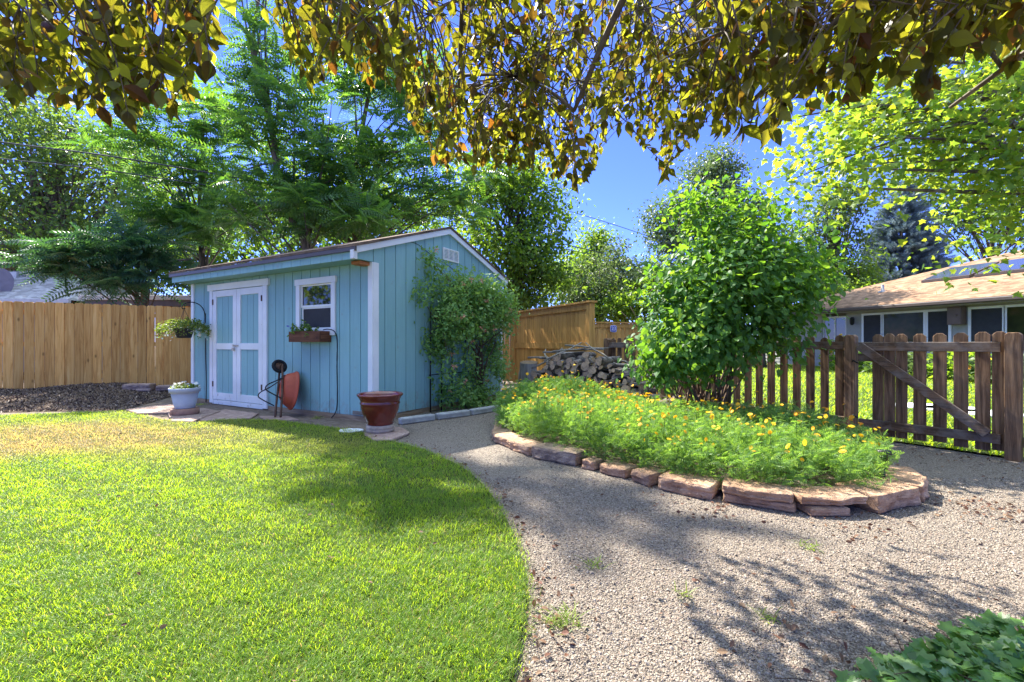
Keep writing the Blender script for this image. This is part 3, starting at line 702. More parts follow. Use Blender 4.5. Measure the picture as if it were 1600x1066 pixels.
# ================================================================== NEIGHBOUR BUILDINGS ON THE LEFT
nb = thing("neighbour_house", "neighbour house with grey shingled roof showing over the left fence", "house", (-22,17.5,0))
mb = MB(); mb.extrude([(-30,16.1,0),(-30,20,0),(-30,20,2.4),(-30,16.1,2.4)], (14.2,0,0)); mb.build("wall", M['cream'], nb)
mb = MB(); mb.add([(-30.5,15.4,2.5),(-15.0,15.4,2.5),(-16.6,18.6,4.0),(-30.5,18.6,4.0),(-15,21.8,2.5),(-30.5,21.8,2.5)], [[0,1,2,3],[3,2,4,5],[1,4,2]][:2]); mb.add([(-15.0,15.4,2.5),(-15,21.8,2.5),(-16.6,18.6,4.0)], [[0,1,2]])
nr = mb.build("roof", M['roof_grey'], nb)
mb = MB(); mb.box((-30.5,15.36,2.40),(-14.98,15.46,2.53)); mb.build("gutter", M['deck_white'], nb)
mb = MB(); c = P(7, 412, 19.2); mb.box((c[0]-.45,18.9,3.7),(c[0]+.35,19.6,4.55)); mb.box((c[0]-.52,18.83,4.55),(c[0]+.42,19.67,4.63)); mb.lathe((c[0]-.05,19.25,4.63), [(.14,0),(.14,.2),(.24,.25),(.2,.33),(0,.38)], 12); mb.build("chimney", plain("tan_chimney", (.38,.25,.15), .9), nr)
mb = MB(); c = A_(P(-2, 441, 16.2)); pts = []
mb.extrude([(c[0]+.42*math.cos(t), c[1]+.1*math.cos(t), c[2]+.5*math.sin(t)) for t in np.linspace(0, 2*math.pi, 24, endpoint=False)], (.06,-.03,0)); mb.tube([c+A_((.1,.0,-.2)), c+A_((.1,.1,-.55))], .03); mb.tube([c+A_((0,0,-.45)), c+A_((.15,-.35,-.2))], .02)
mb.build("satellite_dish", plain("grey_dish", (.16,.15,.18), .5), nr)
mb = MB(); c = P(27, 428, 17.9); mb.box((c[0]-.18,17.7,3.55),(c[0]+.18,18.1,3.82)); mb.build("roof_vent", M['deck_white'], nr)
cp = thing("carport", "open carport with flat pale edged roof between the cedar fence and the shed", "carport", (-9.3,14.5,0))
mb = MB(); mb.box((-12.4,13.0,2.27),(-5.6,16.5,2.40)); mb.build("roof", M['deck_white'], cp, bevel=.01)
mb = MB(); mb.box((-12.3,13.1,2.10),(-5.7,13.2,2.268)); mb.build("beam", M['gutter'], cp)
for px in (260, 292, 200):
    mb = MB(); c = P(px, 500, 13.25); mb.box((c[0]-.09,13.2,0),(c[0]+.09,13.36,2.268)); mb.build("post", M['cedar'], cp)
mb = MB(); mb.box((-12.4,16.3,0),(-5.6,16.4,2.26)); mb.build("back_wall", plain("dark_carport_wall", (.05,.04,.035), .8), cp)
# ================================================================== STONES, KERBS, SLABS
def rock(p, q, wd, z0, z1, name, m, label, cat="stone", group=None, seed=0, rough=.5, side=1):
    """weathered block from ground point p to q, its body on the left (side=1) of the line"""
    p, q = A_(p), A_(q); d = norm(q-p); L = np.linalg.norm(q-p); nn = A_((-d[1], d[0]))*side
    nx, ny, nz = max(6, int(L/.04)), 5, 5
    idx = {}; V = []; Q = []
    def vid(i, j, k):
        if (i,j,k) in idx: return idx[(i,j,k)]
        a, b, c = i/nx, j/ny, k/nz
        e = .012+.02*rough
        x = e+(L-2*e)*a; y = wd*b; z = z0+(z1-z0)*c
        # chip the arrises
        fx = 1 if i in (0, nx) else 0; fy = 1 if j in (0, ny) else 0; fz = 1 if k in (0, nz) else 0
        if fx+fy+fz >= 2: x += (.5-a)*.014; y += (.5-b)*.014; z += (.5-c)*.008
        pos = p+d*x+nn*y
        s_ = Vector((pos[0]*5+seed*3.1, pos[1]*5, z*9)); s2 = Vector((pos[0]*17+seed, pos[1]*17, z*26))
        fr = rough*(.5 if k == nz else 1.3)
        h1, h2, h3 = mnoise.noise(s_), mnoise.noise(s_+Vector((9,4,2))), mnoise.noise(s2)
        x += .02*h1*fr; y += (.035*h2+.026*h3)*fr; z += (.010*h1+.006*h3)*fr*(1 if k else 0)
        if k in (2,) and j == 0: y += .012*rough
        pos = p+d*x+nn*y
        idx[(i,j,k)] = len(V); V.append((pos[0], pos[1], max(z, .001))); return idx[(i,j,k)]
    for i in range(nx):
        for j in range(ny):
            Q += [[vid(i,j,nz),vid(i+1,j,nz),vid(i+1,j+1,nz),vid(i,j+1,nz)], [vid(i,j+1,0),vid(i+1,j+1,0),vid(i+1,j,0),vid(i,j,0)]]
    for i in range(nx):
        for k in range(nz):
            Q += [[vid(i,0,k),vid(i+1,0,k),vid(i+1,0,k+1),vid(i,0,k+1)], [vid(i,ny,k+1),vid(i+1,ny,k+1),vid(i+1,ny,k),vid(i,ny,k)]]
    for j in range(ny):
        for k in range(nz):
            Q += [[vid(0,j,k+1),vid(0,j+1,k+1),vid(0,j+1,k),vid(0,j,k)], [vid(nx,j,k),vid(nx,j+1,k),vid(nx,j+1,k+1),vid(nx,j,k+1)]]
    if side < 0: Q = [q_[::-1] for q_ in Q]
    mb = MB(); mb.add(V, [Q]); return tag(mb.build(name, m, bevel=.004), label, cat, group)
BG = "sandstone edging round the marigold bed"
bp = [(774,664),(768,690),(826,715),(903,731),(931,738),(981,751),(1020,764),(1118,785),(1246,806),(1370,806),(1443,789),(1451,768),(1421,746)]
gp = [A_(G(*c)[:2]) for c in bp]
heights = [.075,.09,.11,.075,.075,.092,.095,.115,.11,.115,.11,.09]
labels = ["short pinkish edging stone at the far left tip of the marigold bed",
  "long thin layered edging stone second from the left tip of the marigold bed",
  "thick grainy dull tan edging stone under the left part of the marigold bed",
  "very small pink edging stone sitting between two longer ones in the bed border",
  "sloping tan edging stone with a dark broken right end",
  "edging stone with a bright flat top just left of the bed's middle",
  "long cracked edging stone in two layers near the middle of the bed border",
  "big rounded pink edging slab lying on a thinner stone",
  "long orange edging slab with a chipped top edge resting on a smaller block",
  "big wedge shaped edging stone at the front right corner of the bed",
  "rough edging stone turning the right end of the marigold bed",
  "flat edging stone on the back side of the bed's right end"]
for i in range(len(gp)-1):
    low_ = i in (7, 8)
    wd = .22 if i not in (3, 9) else (.15 if i == 3 else .27)
    d = norm(gp[i+1]-gp[i]); gap = .003
    rock(gp[i]+d*gap, gp[i+1]-d*gap, wd, .055 if low_ else 0, heights[i], "edging_stone", M['greystone' if i == 2 else 'redstone'], labels[i], "stone", BG, i, .55)
d = norm(gp[8]-gp[7]); rock(gp[7]+d*.03+A_((.0,.02)), gp[8]+d*.02+A_((0,.02)), .2, 0, .058, "edging_stone", M['redstone'], "thin lower edging stone under the big rounded pink slab", "stone", BG, 31, .3)
d = norm(gp[9]-gp[8]); rock(gp[8]+d*.04-A_((0,.03)), gp[8]+d*.32-A_((0,.02)), .2, 0, .052, "edging_stone", M['redstone'], "small smooth orange block jutting out under the chipped orange slab", "stone", BG, 32, .2)
# concrete kerb by the gable wall
kp = [A_(G(*c)[:2]) for c in ((626,665),(683,657),(738,650),(790,641))]
for i, lab in enumerate(("grey concrete kerb piece nearest the red pot", "middle grey concrete kerb piece in front of the climber", "grey concrete kerb piece nearest the marigold bed")):
    d = norm(kp[i+1]-kp[i]); rock(kp[i]+d*.004, kp[i+1]-d*.004, .10, 0, .085, "kerb", M['concrete'], lab, "kerb", "kerb beside the shed", 50+i, .12)
# boulder in the flower bed, stones on the mulch
def boulder(c, r, name, m, label, cat="stone", seed=0, sq=(1,.7,.6)):
    mb = MB(); V = []; nu, nv = 18, 10
    for j in range(nv+1):
        th = math.pi*j/nv
        for i in range(nu):
            ph = 2*math.pi*i/nu; v = Vector((math.sin(th)*math.cos(ph), math.sin(th)*math.sin(ph), math.cos(th)))
            k = 1+.22*mnoise.noise(v*1.7+Vector((seed,0,0)))+.07*mnoise.noise(v*5+Vector((0,seed,0)))
            V.append((c[0]+v.x*k*r*sq[0], c[1]+v.y*k*r*sq[1], c[2]+v.z*k*r*sq[2]))
    Q = [[j*nu+i, (j+1)*nu+i, (j+1)*nu+(i+1) % nu, j*nu+(i+1) % nu] for j in range(nv) for i in range(nu)]
    mb.add(V, [Q], 0, True); return tag(mb.build(name, m), label, cat)
boulder((1.98,5.55,.22), .24, "boulder", plain("brown_boulder", (.12,.095,.08), .9, .2, 0, .3, 8, .6), "dark rounded boulder behind the marigolds at the shrub's foot", seed=3)
c = A_(P(214, 604, 8.75)); rock(c[:2]+(-.32,-.0), c[:2]+(.18,.12), .24, .08, c[2]+.04, "landscape_block", M['slab'], "larger red stone block lying on the mulch by the cedar fence", "stone", None, 61, .45)
rock(c[:2]+(.22,.14), c[:2]+(.58,.30), .22, .08, c[2]-.0, "landscape_block", M['slab'], "smaller flat red stone block beside the larger one on the mulch", "stone", None, 62, .35)
def slab(px_pts, h, name, m, label, cat="stone", group=None, z=0.0):
    pts = [A_(G(*c, z)) for c in px_pts]; mb = MB()
    mb.extrude([(p_[0], p_[1], z+.002) for p_ in pts], (0,0,h)); return tag(mb.build(name, m, bevel=.012), label, cat, group)
FG = "flagstones in front of the shed doors"
slab([(196,643),(262,634),(292,640),(276,648),(215,649)], .03, "flagstone", M['slab'], "leftmost flagstone between the mulch and the grey pot", "flagstone", FG)
slab([(262,650),(318,641),(345,646),(300,663),(268,662)], .035, "flagstone", M['slab'], "flagstone carrying the pale grey flower pot", "flagstone", FG)
slab([(322,648),(352,642),(405,648),(392,656),(335,660),(312,659)], .022, "flagstone", M['slab'], "flagstone lying just below the white double doors", "flagstone", FG)
slab([(404,652),(450,652),(468,658),(415,659)], .018, "flagstone", M['slab'], "small flagstone at the foot of the red wheelbarrow", "flagstone", FG)
slab([(568,683),(592,671),(628,672),(640,680),(612,692),(585,693)], .035, "flagstone", M['slab'], "flat reddish stone slab under the dark red pot", "flagstone")
c = G(548, 676); mb = MB(); a = np.linspace(0, 2*math.pi, 18, endpoint=False)
mb.extrude([(c[0]+.135*math.cos(t)*(1+.08*math.sin(3*t)), c[1]+.12*math.sin(t)*(1+.06*math.cos(2*t)), .006) for t in a], (0,0,.022)); tag(mb.build("flat_stone", M['white_stone'], bevel=.006), "pale flat round stone on the soil left of the red pot", "stone")
for px_, lab in (((1436,640),"pale stepping stone seen through the left half of the gate"), ((1492,645),"pale stepping stone seen through the gate beneath the brace"), ((1545,652),"pale stepping stone seen through the right half of the gate")):
    c = A_(G(*px_)); mb = MB(); mb.extrude([(c[0]+.42*math.cos(t)*(1+.1*math.sin(3*t+c[0])), c[1]+.33*math.sin(t), .02) for t in a], (0,0,.045)); tag(mb.build("stepping_stone", M['white_stone'], bevel=.01), lab, "stone", "stepping stones in the yard")

# ================================================================== POTS AND PLANTERS
def leaf_plain(w_=.5):
    return ([(0,0,0),(w_*.5,.30,.05),(w_*.42,.66,.02),(0,1,-.10),(-w_*.42,.66,.02),(-w_*.5,.30,.05)], [[[0,1,2,3],[0,3,4,5]]])
T_LEAF = leaf_plain(.55); T_NARROW = leaf_plain(.32)
def petals(n_=8, cup=.15):
    V = [(0,0,.05)]; Fc = []
    for k in range(n_):
        a0 = 2*math.pi*k/n_; da = math.pi/n_*.9
        b = len(V); V += [(math.cos(a0-da)*.8, math.sin(a0-da)*.8, cup), (math.cos(a0)*1.0, math.sin(a0)*1.0, cup*1.1), (math.cos(a0+da)*.8, math.sin(a0+da)*.8, cup)]
        Fc.append([0, b, b+1, b+2])
    return (V, [Fc])
T_FLOWER = petals()
def rand_dirs(n_, up=0.0, flat=1.0):
    v = rng.normal(size=(n_,3)); v[:,2] = v[:,2]*flat+up; return norm(v)
# dark red glazed pot on its drum
c = G(594, 679); rp_ = thing("flower_pot", "large dark red glazed pot with a rolled rim at the corner of the shed", "pot", (c[0],c[1],.036))
mb = MB(); z = .036
mb.lathe((c[0],c[1],z), [(0,0),(.150,0),(.152,.03),(.148,.034),(.152,.04),(.150,.078),(0,.078)], 40); mb.build("drum", M['tan_stone'], rp_)
z += .079
mb = MB(); mb.lathe((c[0],c[1],z), [(.0,0),(.135,.0),(.146,.012),(.143,.03),(.150,.042),(.172,.085),(.196,.15),(.206,.20),(.208,.222),(.216,.232),(.216,.242),(.209,.25),(.215,.275),(.232,.305),(.247,.322),(.250,.334),(.243,.342),(.230,.338),(.214,.31),(.20,.28),(.195,.262)], 56); pot = mb.build("pot", M['glaze'], rp_)
mb = MB(); mb.disc((c[0],c[1],z+.27), .197, 30)
for k in range(26):
    r_, t = .17*math.sqrt(rng.random()), rng.random()*6.3; b = A_((c[0]+r_*math.cos(t), c[1]+r_*math.sin(t), z+.27)); d = rand_dirs(1, .4)[0]*rng.uniform(.03,.10)
    mb.tube([b, b+d*.5+(0,0,.01), b+d], [.006,.006,.002], 5, 1)
mb.build("soil", [M['soil'], M['dry_stem']], pot)
# pale grey pot
c = G(289, 651); gpz = .037; gpt = thing("flower_pot", "pale grey ribbed pot of small white flowers by the shed's left corner", "pot", (c[0],c[1],gpz))
mb = MB(); mb.lathe((c[0],c[1],gpz), [(0,0),(.165,0),(.17,.01),(.168,.075),(.16,.08),(0,.08)], 36); mb.build("drum", M['terracotta'], gpt)
gpz += .081
mb = MB(); mb.lathe((c[0],c[1],gpz), [(0,0),(.112,0),(.118,.01),(.140,.10),(.138,.104),(.145,.125),(.143,.129),(.157,.185),(.155,.19),(.164,.22),(.181,.223),(.187,.275),(.182,.282),(.172,.279),(.166,.24)], 44); pot = mb.build("pot", M['grey_pot'], gpt)
mb = MB(); mb.disc((c[0],c[1],gpz+.245), .168, 24); mb.build("soil", M['soil'], pot)
mb = MB(); n = 170; r_ = .16*np.sqrt(rng.random(n)); t = rng.random(n)*6.28
ps = np.stack([c[0]+r_*np.cos(t), c[1]+r_*np.sin(t), gpz+.26+rng.random(n)*.06], -1)
mb.scatter(T_LEAF, ps, rand_dirs(n,.5), rand_dirs(n,1), rng.uniform(.025,.05,n), 0)
n = 34; r_ = .16*np.sqrt(rng.random(n)); t = rng.random(n)*6.28; ps = np.stack([c[0]+r_*np.cos(t), c[1]+r_*np.sin(t), gpz+.30+rng.random(n)*.06], -1)
ax = rand_dirs(n, .3); mb.scatter(T_FLOWER, ps, ax, rand_dirs(n,1.2), rng.uniform(.012,.024,n), 1)
mb.build("flowers", [M['pot_leaf'], M['white_petal']], gpt)
# hanging basket on its bracket
bt = S((3.93,-.02,1.49)); tip = S((3.97,-.34,1.615))
br = thing("plant_bracket", "curved black plant hanger bracket screwed to the shed left of the doors", "bracket", tuple(bt))
mb = MB(); cv = [S((3.93,-.022+s_,z)) for s_, z in ((0,1.40),(-.0,1.50),(-.03,1.60),(-.10,1.67),(-.19,1.695),(-.27,1.68),(-.33,1.64),(-.345,1.60),(-.325,1.575),(-.30,1.59))]
mb.tube(smooth_curve(cv, 4), .008, 8); mb.build("arm", M['black'], br)
mb = MB(); mb.box((3.915,-.022,1.36),(3.945,-.0145,1.52), S); mb.build("back_plate", M['black'], br)
hc = S((3.93,-.335,1.10)); hbk = thing("hanging_basket", "black hanging basket of trailing green and cream foliage beside the shed doors", "hanging basket", tuple(hc))
mb = MB(); mb.lathe(hc, [(0,0),(.085,.0),(.10,.01),(.135,.14),(.142,.145),(.14,.16),(.13,.16),(.125,.14)], 28); mb.disc(hc+A_((0,0,.14)), .127); mb.build("pot", M['basket'], hbk)
mb = MB()
for k in range(3):
    t = 2*math.pi*k/3+.4; mb.tube([hc+A_((.135*math.cos(t), .135*math.sin(t), .155)), hc+A_((0,0,.475))], .003, 5)
mb.tube([hc+A_((0,0,.47)), hc+A_((0,0,.50))], .004, 5)
mb.build("hanger_wire", M['black'], hbk)
mb = MB(); n = 1500; t = rng.random(n)*6.28; r_ = .36*rng.random(n)**.6; zz = .17+.13*np.sqrt(np.maximum(0, 1-(r_/.38)**2))*rng.random(n)-1.5*np.maximum(0, r_-.15)**1.6*rng.random(n)*1.6+rng.normal(0, .02, n)
ps = hc+np.stack([r_*np.cos(t), r_*np.sin(t), zz], -1); ax = norm(np.stack([np.cos(t), np.sin(t), rng.normal(-.1,.6,n)], -1)+rng.normal(0,.4,(n,3)))
mb.scatter(T_LEAF, ps, ax, rand_dirs(n,1), rng.uniform(.025,.05,n), 0)
n = 70; t = rng.random(n)*6.28; r_ = rng.uniform(.15,.37,n); ps = hc+np.stack([r_*np.cos(t), r_*np.sin(t), .17-.9*np.maximum(0, r_-.18)+rng.normal(0,.04,n)], -1)
mb.scatter(T_FLOWER, ps, rand_dirs(n,.3), rand_dirs(n,.7), rng.uniform(.012,.022,n), 1)
mb.build("trailing_foliage", [M['pot_leaf'], M['white_petal']], hbk)
# window box
wb = thing("window_box", "reddish wooden window box under the shed window with a few leggy plants", "planter", tuple(S((1.08,-.1,1.02))))
mb = MB()
for a_ in ((.757,1.407,-.200,-.182),(.757,1.407,-.034,-.0145),(.757,.775,-.182,-.034),(1.389,1.407,-.182,-.034)): sb(mb, a_[0], a_[1], a_[2], a_[3], 1.03, 1.175)
sb(mb, .775, 1.389, -.182, -.034, 1.03, 1.045); mb.build("box", M['planter'], wb, bevel=.003)
mb = MB(); sb(mb, .775, 1.389, -.182, -.034, 1.13, 1.15); mb.build("soil", M['soil'], wb)
mb = MB()
for k in range(26):
    b = S((rng.uniform(.95,1.42), rng.uniform(-.17,-.05), 1.15)); hgt = rng.uniform(.06,.22); ln = rand_dirs(1, 1.0)[0]; e = b+ln*hgt
    mb.tube([b, (b+e)/2+A_((0,0,.02)), e], [.004,.003,.002], 4, 0)
    m_ = 9; f = rng.uniform(.25,1,m_)[:,None]; mb.scatter(T_LEAF, b+(e-b)*f, rand_dirs(m_,.2), rand_dirs(m_,1), rng.uniform(.03,.06,m_), 0)
ps = S(np.stack([rng.uniform(1.35,1.48,9), rng.uniform(-.2,-.1,9), rng.uniform(1.2,1.27,9)], -1)); mb.scatter(T_FLOWER, ps, rand_dirs(9,.2), rand_dirs(9,.6), .018, 1)
mb.build("plants", [M['green_leaf'], M['blue_petal']], wb)
# drip tubes on the shed wall
mb = MB(); mb.tube([S((3.90,-.022,z))+A_((.006*math.sin(z*5),0,0)) for z in np.linspace(1.1,.02,14)], .007, 6); tag(mb.build("drip_tube", M['cable'], bevel=0), "thin black drip tube running down the wall below the hanging basket", "tube")
mb = MB(); mb.tube(smooth_curve([S(p_) for p_ in ((.80,-.11,1.19),(.72,-.10,1.20),(.655,-.05,1.17),(.635,-.022,1.05),(.64,-.021,.7),(.632,-.021,.35),(.64,-.03,.12),(.70,-.06,.015))], 4), .007, 6); tag(mb.build("drip_tube", M['cable']), "thin black drip tube running from the window box to the ground", "tube")
mb = MB(); mb.tube(smooth_curve([S((-.018,s_,z)) for s_, z in ((.62,2.43),(.85,2.42),(1.2,2.30),(1.5,2.24),(1.9,2.1),(2.3,1.95))], 4), .004, 5); tag(mb.build("phone_cable", M['cable']), "thin dark cable slung across the shed gable under the vent", "cable")

# ================================================================== WHEELBARROW leaning on the shed
wb0 = A_((-3.10,6.02,.0)); e1 = norm((-.13,.36,.66)); n0 = norm(np.append(-SV*1.0+SU*.18, 0)); e3 = norm(n0-e1*np.dot(n0,e1)); e2 = np.cross(e3, e1)
wbr = thing("wheelbarrow", "small red wheelbarrow stood on its handles leaning against the blue shed", "wheelbarrow", tuple(wb0))
W = lambda a, b, c_: wb0+e1*a+e2*b+e3*c_
mb = MB(); rings = []; ns = 28
for f, hl, hw, dp, ce in ((0,.0,.0,-.02,.47),(0,.13,.075,-.02,.47),(.2,.175,.105,-.032,.47),(.5,.215,.14,-.08,.46),(.8,.24,.165,-.13,.455),(1,.255,.18,-.165,.45),(1,.268,.192,-.167,.45),(1,.268,.192,-.175,.45),(1,.25,.175,-.173,.45)):
    rings.append([W(ce+hl*math.copysign(abs(math.cos(t))**.8, math.cos(t)), hw*math.copysign(abs(math.sin(t))**.8, math.sin(t))*(1+.13*math.cos(t)), dp) for t in np.linspace(0, 2*math.pi, ns, endpoint=False)])
V = np.array(rings).reshape(-1,3); k_ = len(rings)
mb.add(V, [[[i*ns+j, i*ns+(j+1)%ns, (i+1)*ns+(j+1)%ns, (i+1)*ns+j] for i in range(k_-1) for j in range(ns)]], 0, True)
tb = mb.build("tub", M['tub'], wbr); so = tb.modifiers.new("solid", 'SOLIDIFY'); so.thickness = .006
for sg in (-1, 1):
    mb = MB(); mb.tube(smooth_curve([W(.0,sg*.10,-.0), W(.25,sg*.095,.0), W(.5,sg*.075,.0), W(.80,sg*.045,.01)], 4), .015, 8); mb.build("handle", M['rusty'], wbr)
    mb = MB(); mb.tube(smooth_curve([W(.58,sg*.075,.012), W(.50,sg*.11,.10), W(.42,sg*.13,.20), W(.36,sg*.13,.225), W(.32,sg*.13,.18), W(.25,sg*.13,.015)], 5), .008, 8); mb.build("leg", M['black'], wbr)
    mb = MB(); mb.beam(W(.62,sg*.07,.015), W(.62,sg*.07,-.06), .02, .02); mb.build("brace", M['rusty'], wbr)
mb = MB(); t = np.linspace(0, 2*math.pi, 33)
mb.tube([W(.79+.078*math.cos(a_), 0, .03+.078*math.sin(a_)) for a_ in t], .026, 10, cap=False); wh = mb.build("wheel", M['rubber'], wbr)
mb = MB(); mb.tube([W(.79,-.012,.03), W(.79,.012,.03)], .06, 20); mb.tube([W(.79,-.06,.03), W(.79,.06,.03)], .01, 8); mb.build("rim", M['rusty'], wh)

# ================================================================== TRELLIS on the gable wall
tr = thing("trellis", "black metal bar trellis fixed to the gable wall inside the climber", "trellis", tuple(S((0,1.9,0))))
for s_ in (1.06,1.32,1.58,1.95,2.38):
    mb = MB(); mb.tube([S((-.06,s_,.0)), S((-.06,s_,1.55))], .011, 6); mb.build("bar", M['black'], tr)
for z in (.55, 1.5):
    mb = MB(); mb.tube([S((-.072,1.02,z)), S((-.072,2.42,z))], .008, 6); mb.build("crossbar", M['black'], tr)

# ================================================================== FIREWOOD
def log_mesh(name, r_, L, seed, ms, hollow=False, sides=12, split=False):
    mb = MB(); a = np.linspace(0, 2*math.pi, sides, endpoint=False); V = []; k_ = 5
    for j in range(k_):
        y = (j/(k_-1)-.5)*L
        for t in a:
            rr = r_*(1+.16*mnoise.noise(Vector((math.cos(t)*1.3+seed, math.sin(t)*1.3, y*5)))+.06*mnoise.noise(Vector((math.cos(t)*5, math.sin(t)*5+seed, y*9))))
            x, z = rr*math.cos(t), rr*math.sin(t)
            if split: z = min(z, r_*.15+.2*x)
            V.append((x+.12*r_*math.sin(y*6+seed), y, z))
    q = [[j*sides+i, j*sides+(i+1)%sides, (j+1)*sides+(i+1)%sides, (j+1)*sides+i] for j in range(k_-1) for i in range(sides)]
    if hollow:
        n_ = len(V); inner = [(.34*x, y, .34*z) for x, y, z in V[:sides]]; deep = [(.30*x, y+.18, .30*z) for x, y, z in V[:sides]]
        V += inner+deep
        mb.add(V, [q], 0, True); mb.add(V, [[[i, n_+i, n_+(i+1)%sides, (i+1)%sides] for i in range(sides)]], 1); mb.add(V, [[[n_+i, n_+sides+i, n_+sides+(i+1)%sides, n_+(i+1)%sides] for i in range(sides)], [n_+sides+i for i in range(sides)]], 2)
        mb.add(V, [[(k_-1)*sides+i for i in range(sides)]], 1)
    else:
        mb.add(V, [q], 0, not split); mb.add(V[:sides], [list(range(sides))], 1); mb.add(V[-sides:], [list(range(sides))[::-1]], 1)
    return mb.build(name, ms, origin=(0,0,0))
ba, bb = A_((.46,7.95)), A_((2.12,6.75)); bd = norm(bb-ba); bl = np.linalg.norm(bb-ba); bn = A_((-bd[1], bd[0])); 
if bn[1] > 0: bn = -bn
yaw0 = math.atan2(bn[1], bn[0])+math.pi/2
protos = [log_mesh("firewood_log", .060, .42, s_, [M['log_bark'], M['log_end'], M['soil']], split=(s_ in (2, 5))) for s_ in range(6)]
orange = log_mesh("firewood_log", .10, .40, 9, [M['log_bark'], M['log_end_orange'], M['soil']], hollow=True)
for k_, o in enumerate(protos): tag(o, "grey brown firewood log in the heaped woodpile" if k_ not in (2, 5) else "split firewood log in the heaped woodpile", "log", "logs in the woodpile")
tag(orange, "orange cut firewood log with a hollow heart low in the woodpile", "log")
used = set(); rad = .052; row = 0
def place(o, p_, z, s_, yaw, pitch=0, roll=0):
    k_ = id(o)
    if k_ in used: o2 = o.copy(); COL.objects.link(o2)
    else: o2 = o; used.add(k_)
    o2.location = (p_[0], p_[1], z); o2.scale = s_; o2.rotation_euler = (pitch, roll, yaw); return o2
def topz(x): 
    u_ = x/bl
    return .26+.56*max(0, math.sin(math.pi*min(1, max(0, .10+.90*u_)))**.75)*(1-.35*max(0, u_-.6)/.4)
hol = A_((bl*.66, .36))
z = rad
while z < 1.0:
    x = rad if row % 2 else rad*1.6
    while x < bl-.02:
        if z < topz(x)+rng.normal(0,.02):
            if math.hypot(x-hol[0], z-hol[1]) < .135: x += .06; continue
            s_ = rng.uniform(.5, 1.25) if z > .4 else rng.uniform(.7,1.35)
            pp = ba+bd*(x+rng.normal(0,.012))+bn*rng.normal(.0,.06)
            flat = z > topz(x)-.16 and rng.random() < .25
            place(protos[int(rng.integers(6))], pp, z+rng.normal(0,.008), (s_, rng.uniform(.8,1.25), s_*rng.uniform(.8,1.1)), yaw0+(rng.normal(0,.22) if not flat else rng.uniform(-1.4,1.4)), rng.normal(0,.16), rng.uniform(0,6.28))
        x += 2*rad*rng.uniform(.75,1.0)
    z += rad*1.45; row += 1
pp = ba+bd*hol[0]+bn*.10; place(orange, pp, hol[1], (1,1,1), yaw0, 0, .4)
# loose sticks thrown on top
stick = MB(); stick.tube([(0,-.35,0),(.015,-.1,.01),(-.01,.15,0),(.01,.38,.02)], [.014,.013,.010,.007], 7); stick = stick.build("stick", M['grey_wood'], origin=(0,0,0))
tag(stick, "thin grey stick thrown on top of the woodpile", "stick", "sticks on the woodpile")
for k_ in range(20):
    x = rng.uniform(.05,.99)*bl; pp = ba+bd*x+bn*rng.uniform(-.12,.2)
    place(stick, pp, topz(x)+.07+rng.uniform(0,.06), (rng.uniform(.7,1.6), rng.uniform(.6,1.1), 1.2), yaw0+rng.uniform(-1.4,1.4), rng.normal(0,.22))
# stump and upright log ends left of the pile
def stump(c_, r_, h_, label, m, lean=(0,0), seed=0):
    mb = MB(); V = []; ns_ = 22; k__ = 9
    for j in range(k__):
        f = j/(k__-1)
        for i in range(ns_):
            t = 2*math.pi*i/ns_; rr = r_*(1.18-.22*f**.5)*(1+.2*mnoise.noise(Vector((math.cos(t)*1.6+seed, math.sin(t)*1.6, f*2)))+.05*mnoise.noise(Vector((math.cos(t)*6, math.sin(t)*6, f*6+seed))))
            V.append((c_[0]+rr*math.cos(t)+lean[0]*f, c_[1]+rr*math.sin(t)+lean[1]*f, h_*f*(1+(.05*math.sin(t) if j == k__-1 else 0))))
    mb.add(V, [[[j*ns_+i, j*ns_+(i+1)%ns_, (j+1)*ns_+(i+1)%ns_, (j+1)*ns_+i] for j in range(k__-1) for i in range(ns_)]], 0, True)
    mb.add(V[-ns_:], [list(range(ns_))], 1)
    return tag(mb.build("tree_stump", [m, M['log_end']]), label, "stump")
SG = woodmat("silver_stump_wood", (.10,.09,.085), (.21,.195,.18), (.36,.34,.32), grain=(9,9,1.5), knots=0, vary=.05, bump=.9, rand=False)
c = P(823, 600, 9.6); stump((c[0],c[1]), .19, .62, "tall grey weathered stump standing against the stained fence panel", SG, (.05,0), 1)
c = P(857, 600, 8.9); stump((c[0],c[1]), .14, .44, "short bleached stump at the left end of the woodpile", SG, (.02,0), 5)

# garden stake light in the flower bed
c = (2.50,3.06); sl = thing("path_light", "small black stake light among the marigolds at the bed's right end", "light", (*c, 0))
mb = MB(); mb.tube([(*c,0),(*c,.22)], .009, 8); mb.build("stake", M['black'], sl)
mb = MB(); mb.lathe((*c,.20), [(0,0),(.02,0),(.024,.06),(.045,.065),(.04,.085),(0,.095)], 14); mb.build("lamp_head", M['black'], sl)

# ================================================================== OVERHEAD WIRES
def wire(pts, label, r_=.014):
    P3 = [P(*p_) for p_ in pts]; mb = MB(); mb.tube(smooth_curve(P3, 8), r_, 6); tag(mb.build("power_line", M['wire']), label, "power line", "utility wires over the back fence")
wire([(-420,74,11.2),(0,142,12),(270,188,13),(570,252,15),(870,325,17.5),(1015,370,19),(1120,410,20.5)], "thin dark utility wire highest at the left that drops across the gap of blue sky", .012)
wire([(-420,166,10),(0,222,10.4),(280,262,11),(720,345,15),(1000,410,18),(1120,440,19.5)], "double stranded utility wire crossing the feathered trees at the left", .017)
wire([(-420,205,10),(0,248,10.4),(260,280,11),(700,352,15),(1000,415,18.4),(1120,446,19.9)], "lowest pale utility wire crossing in front of the left trees", .013)
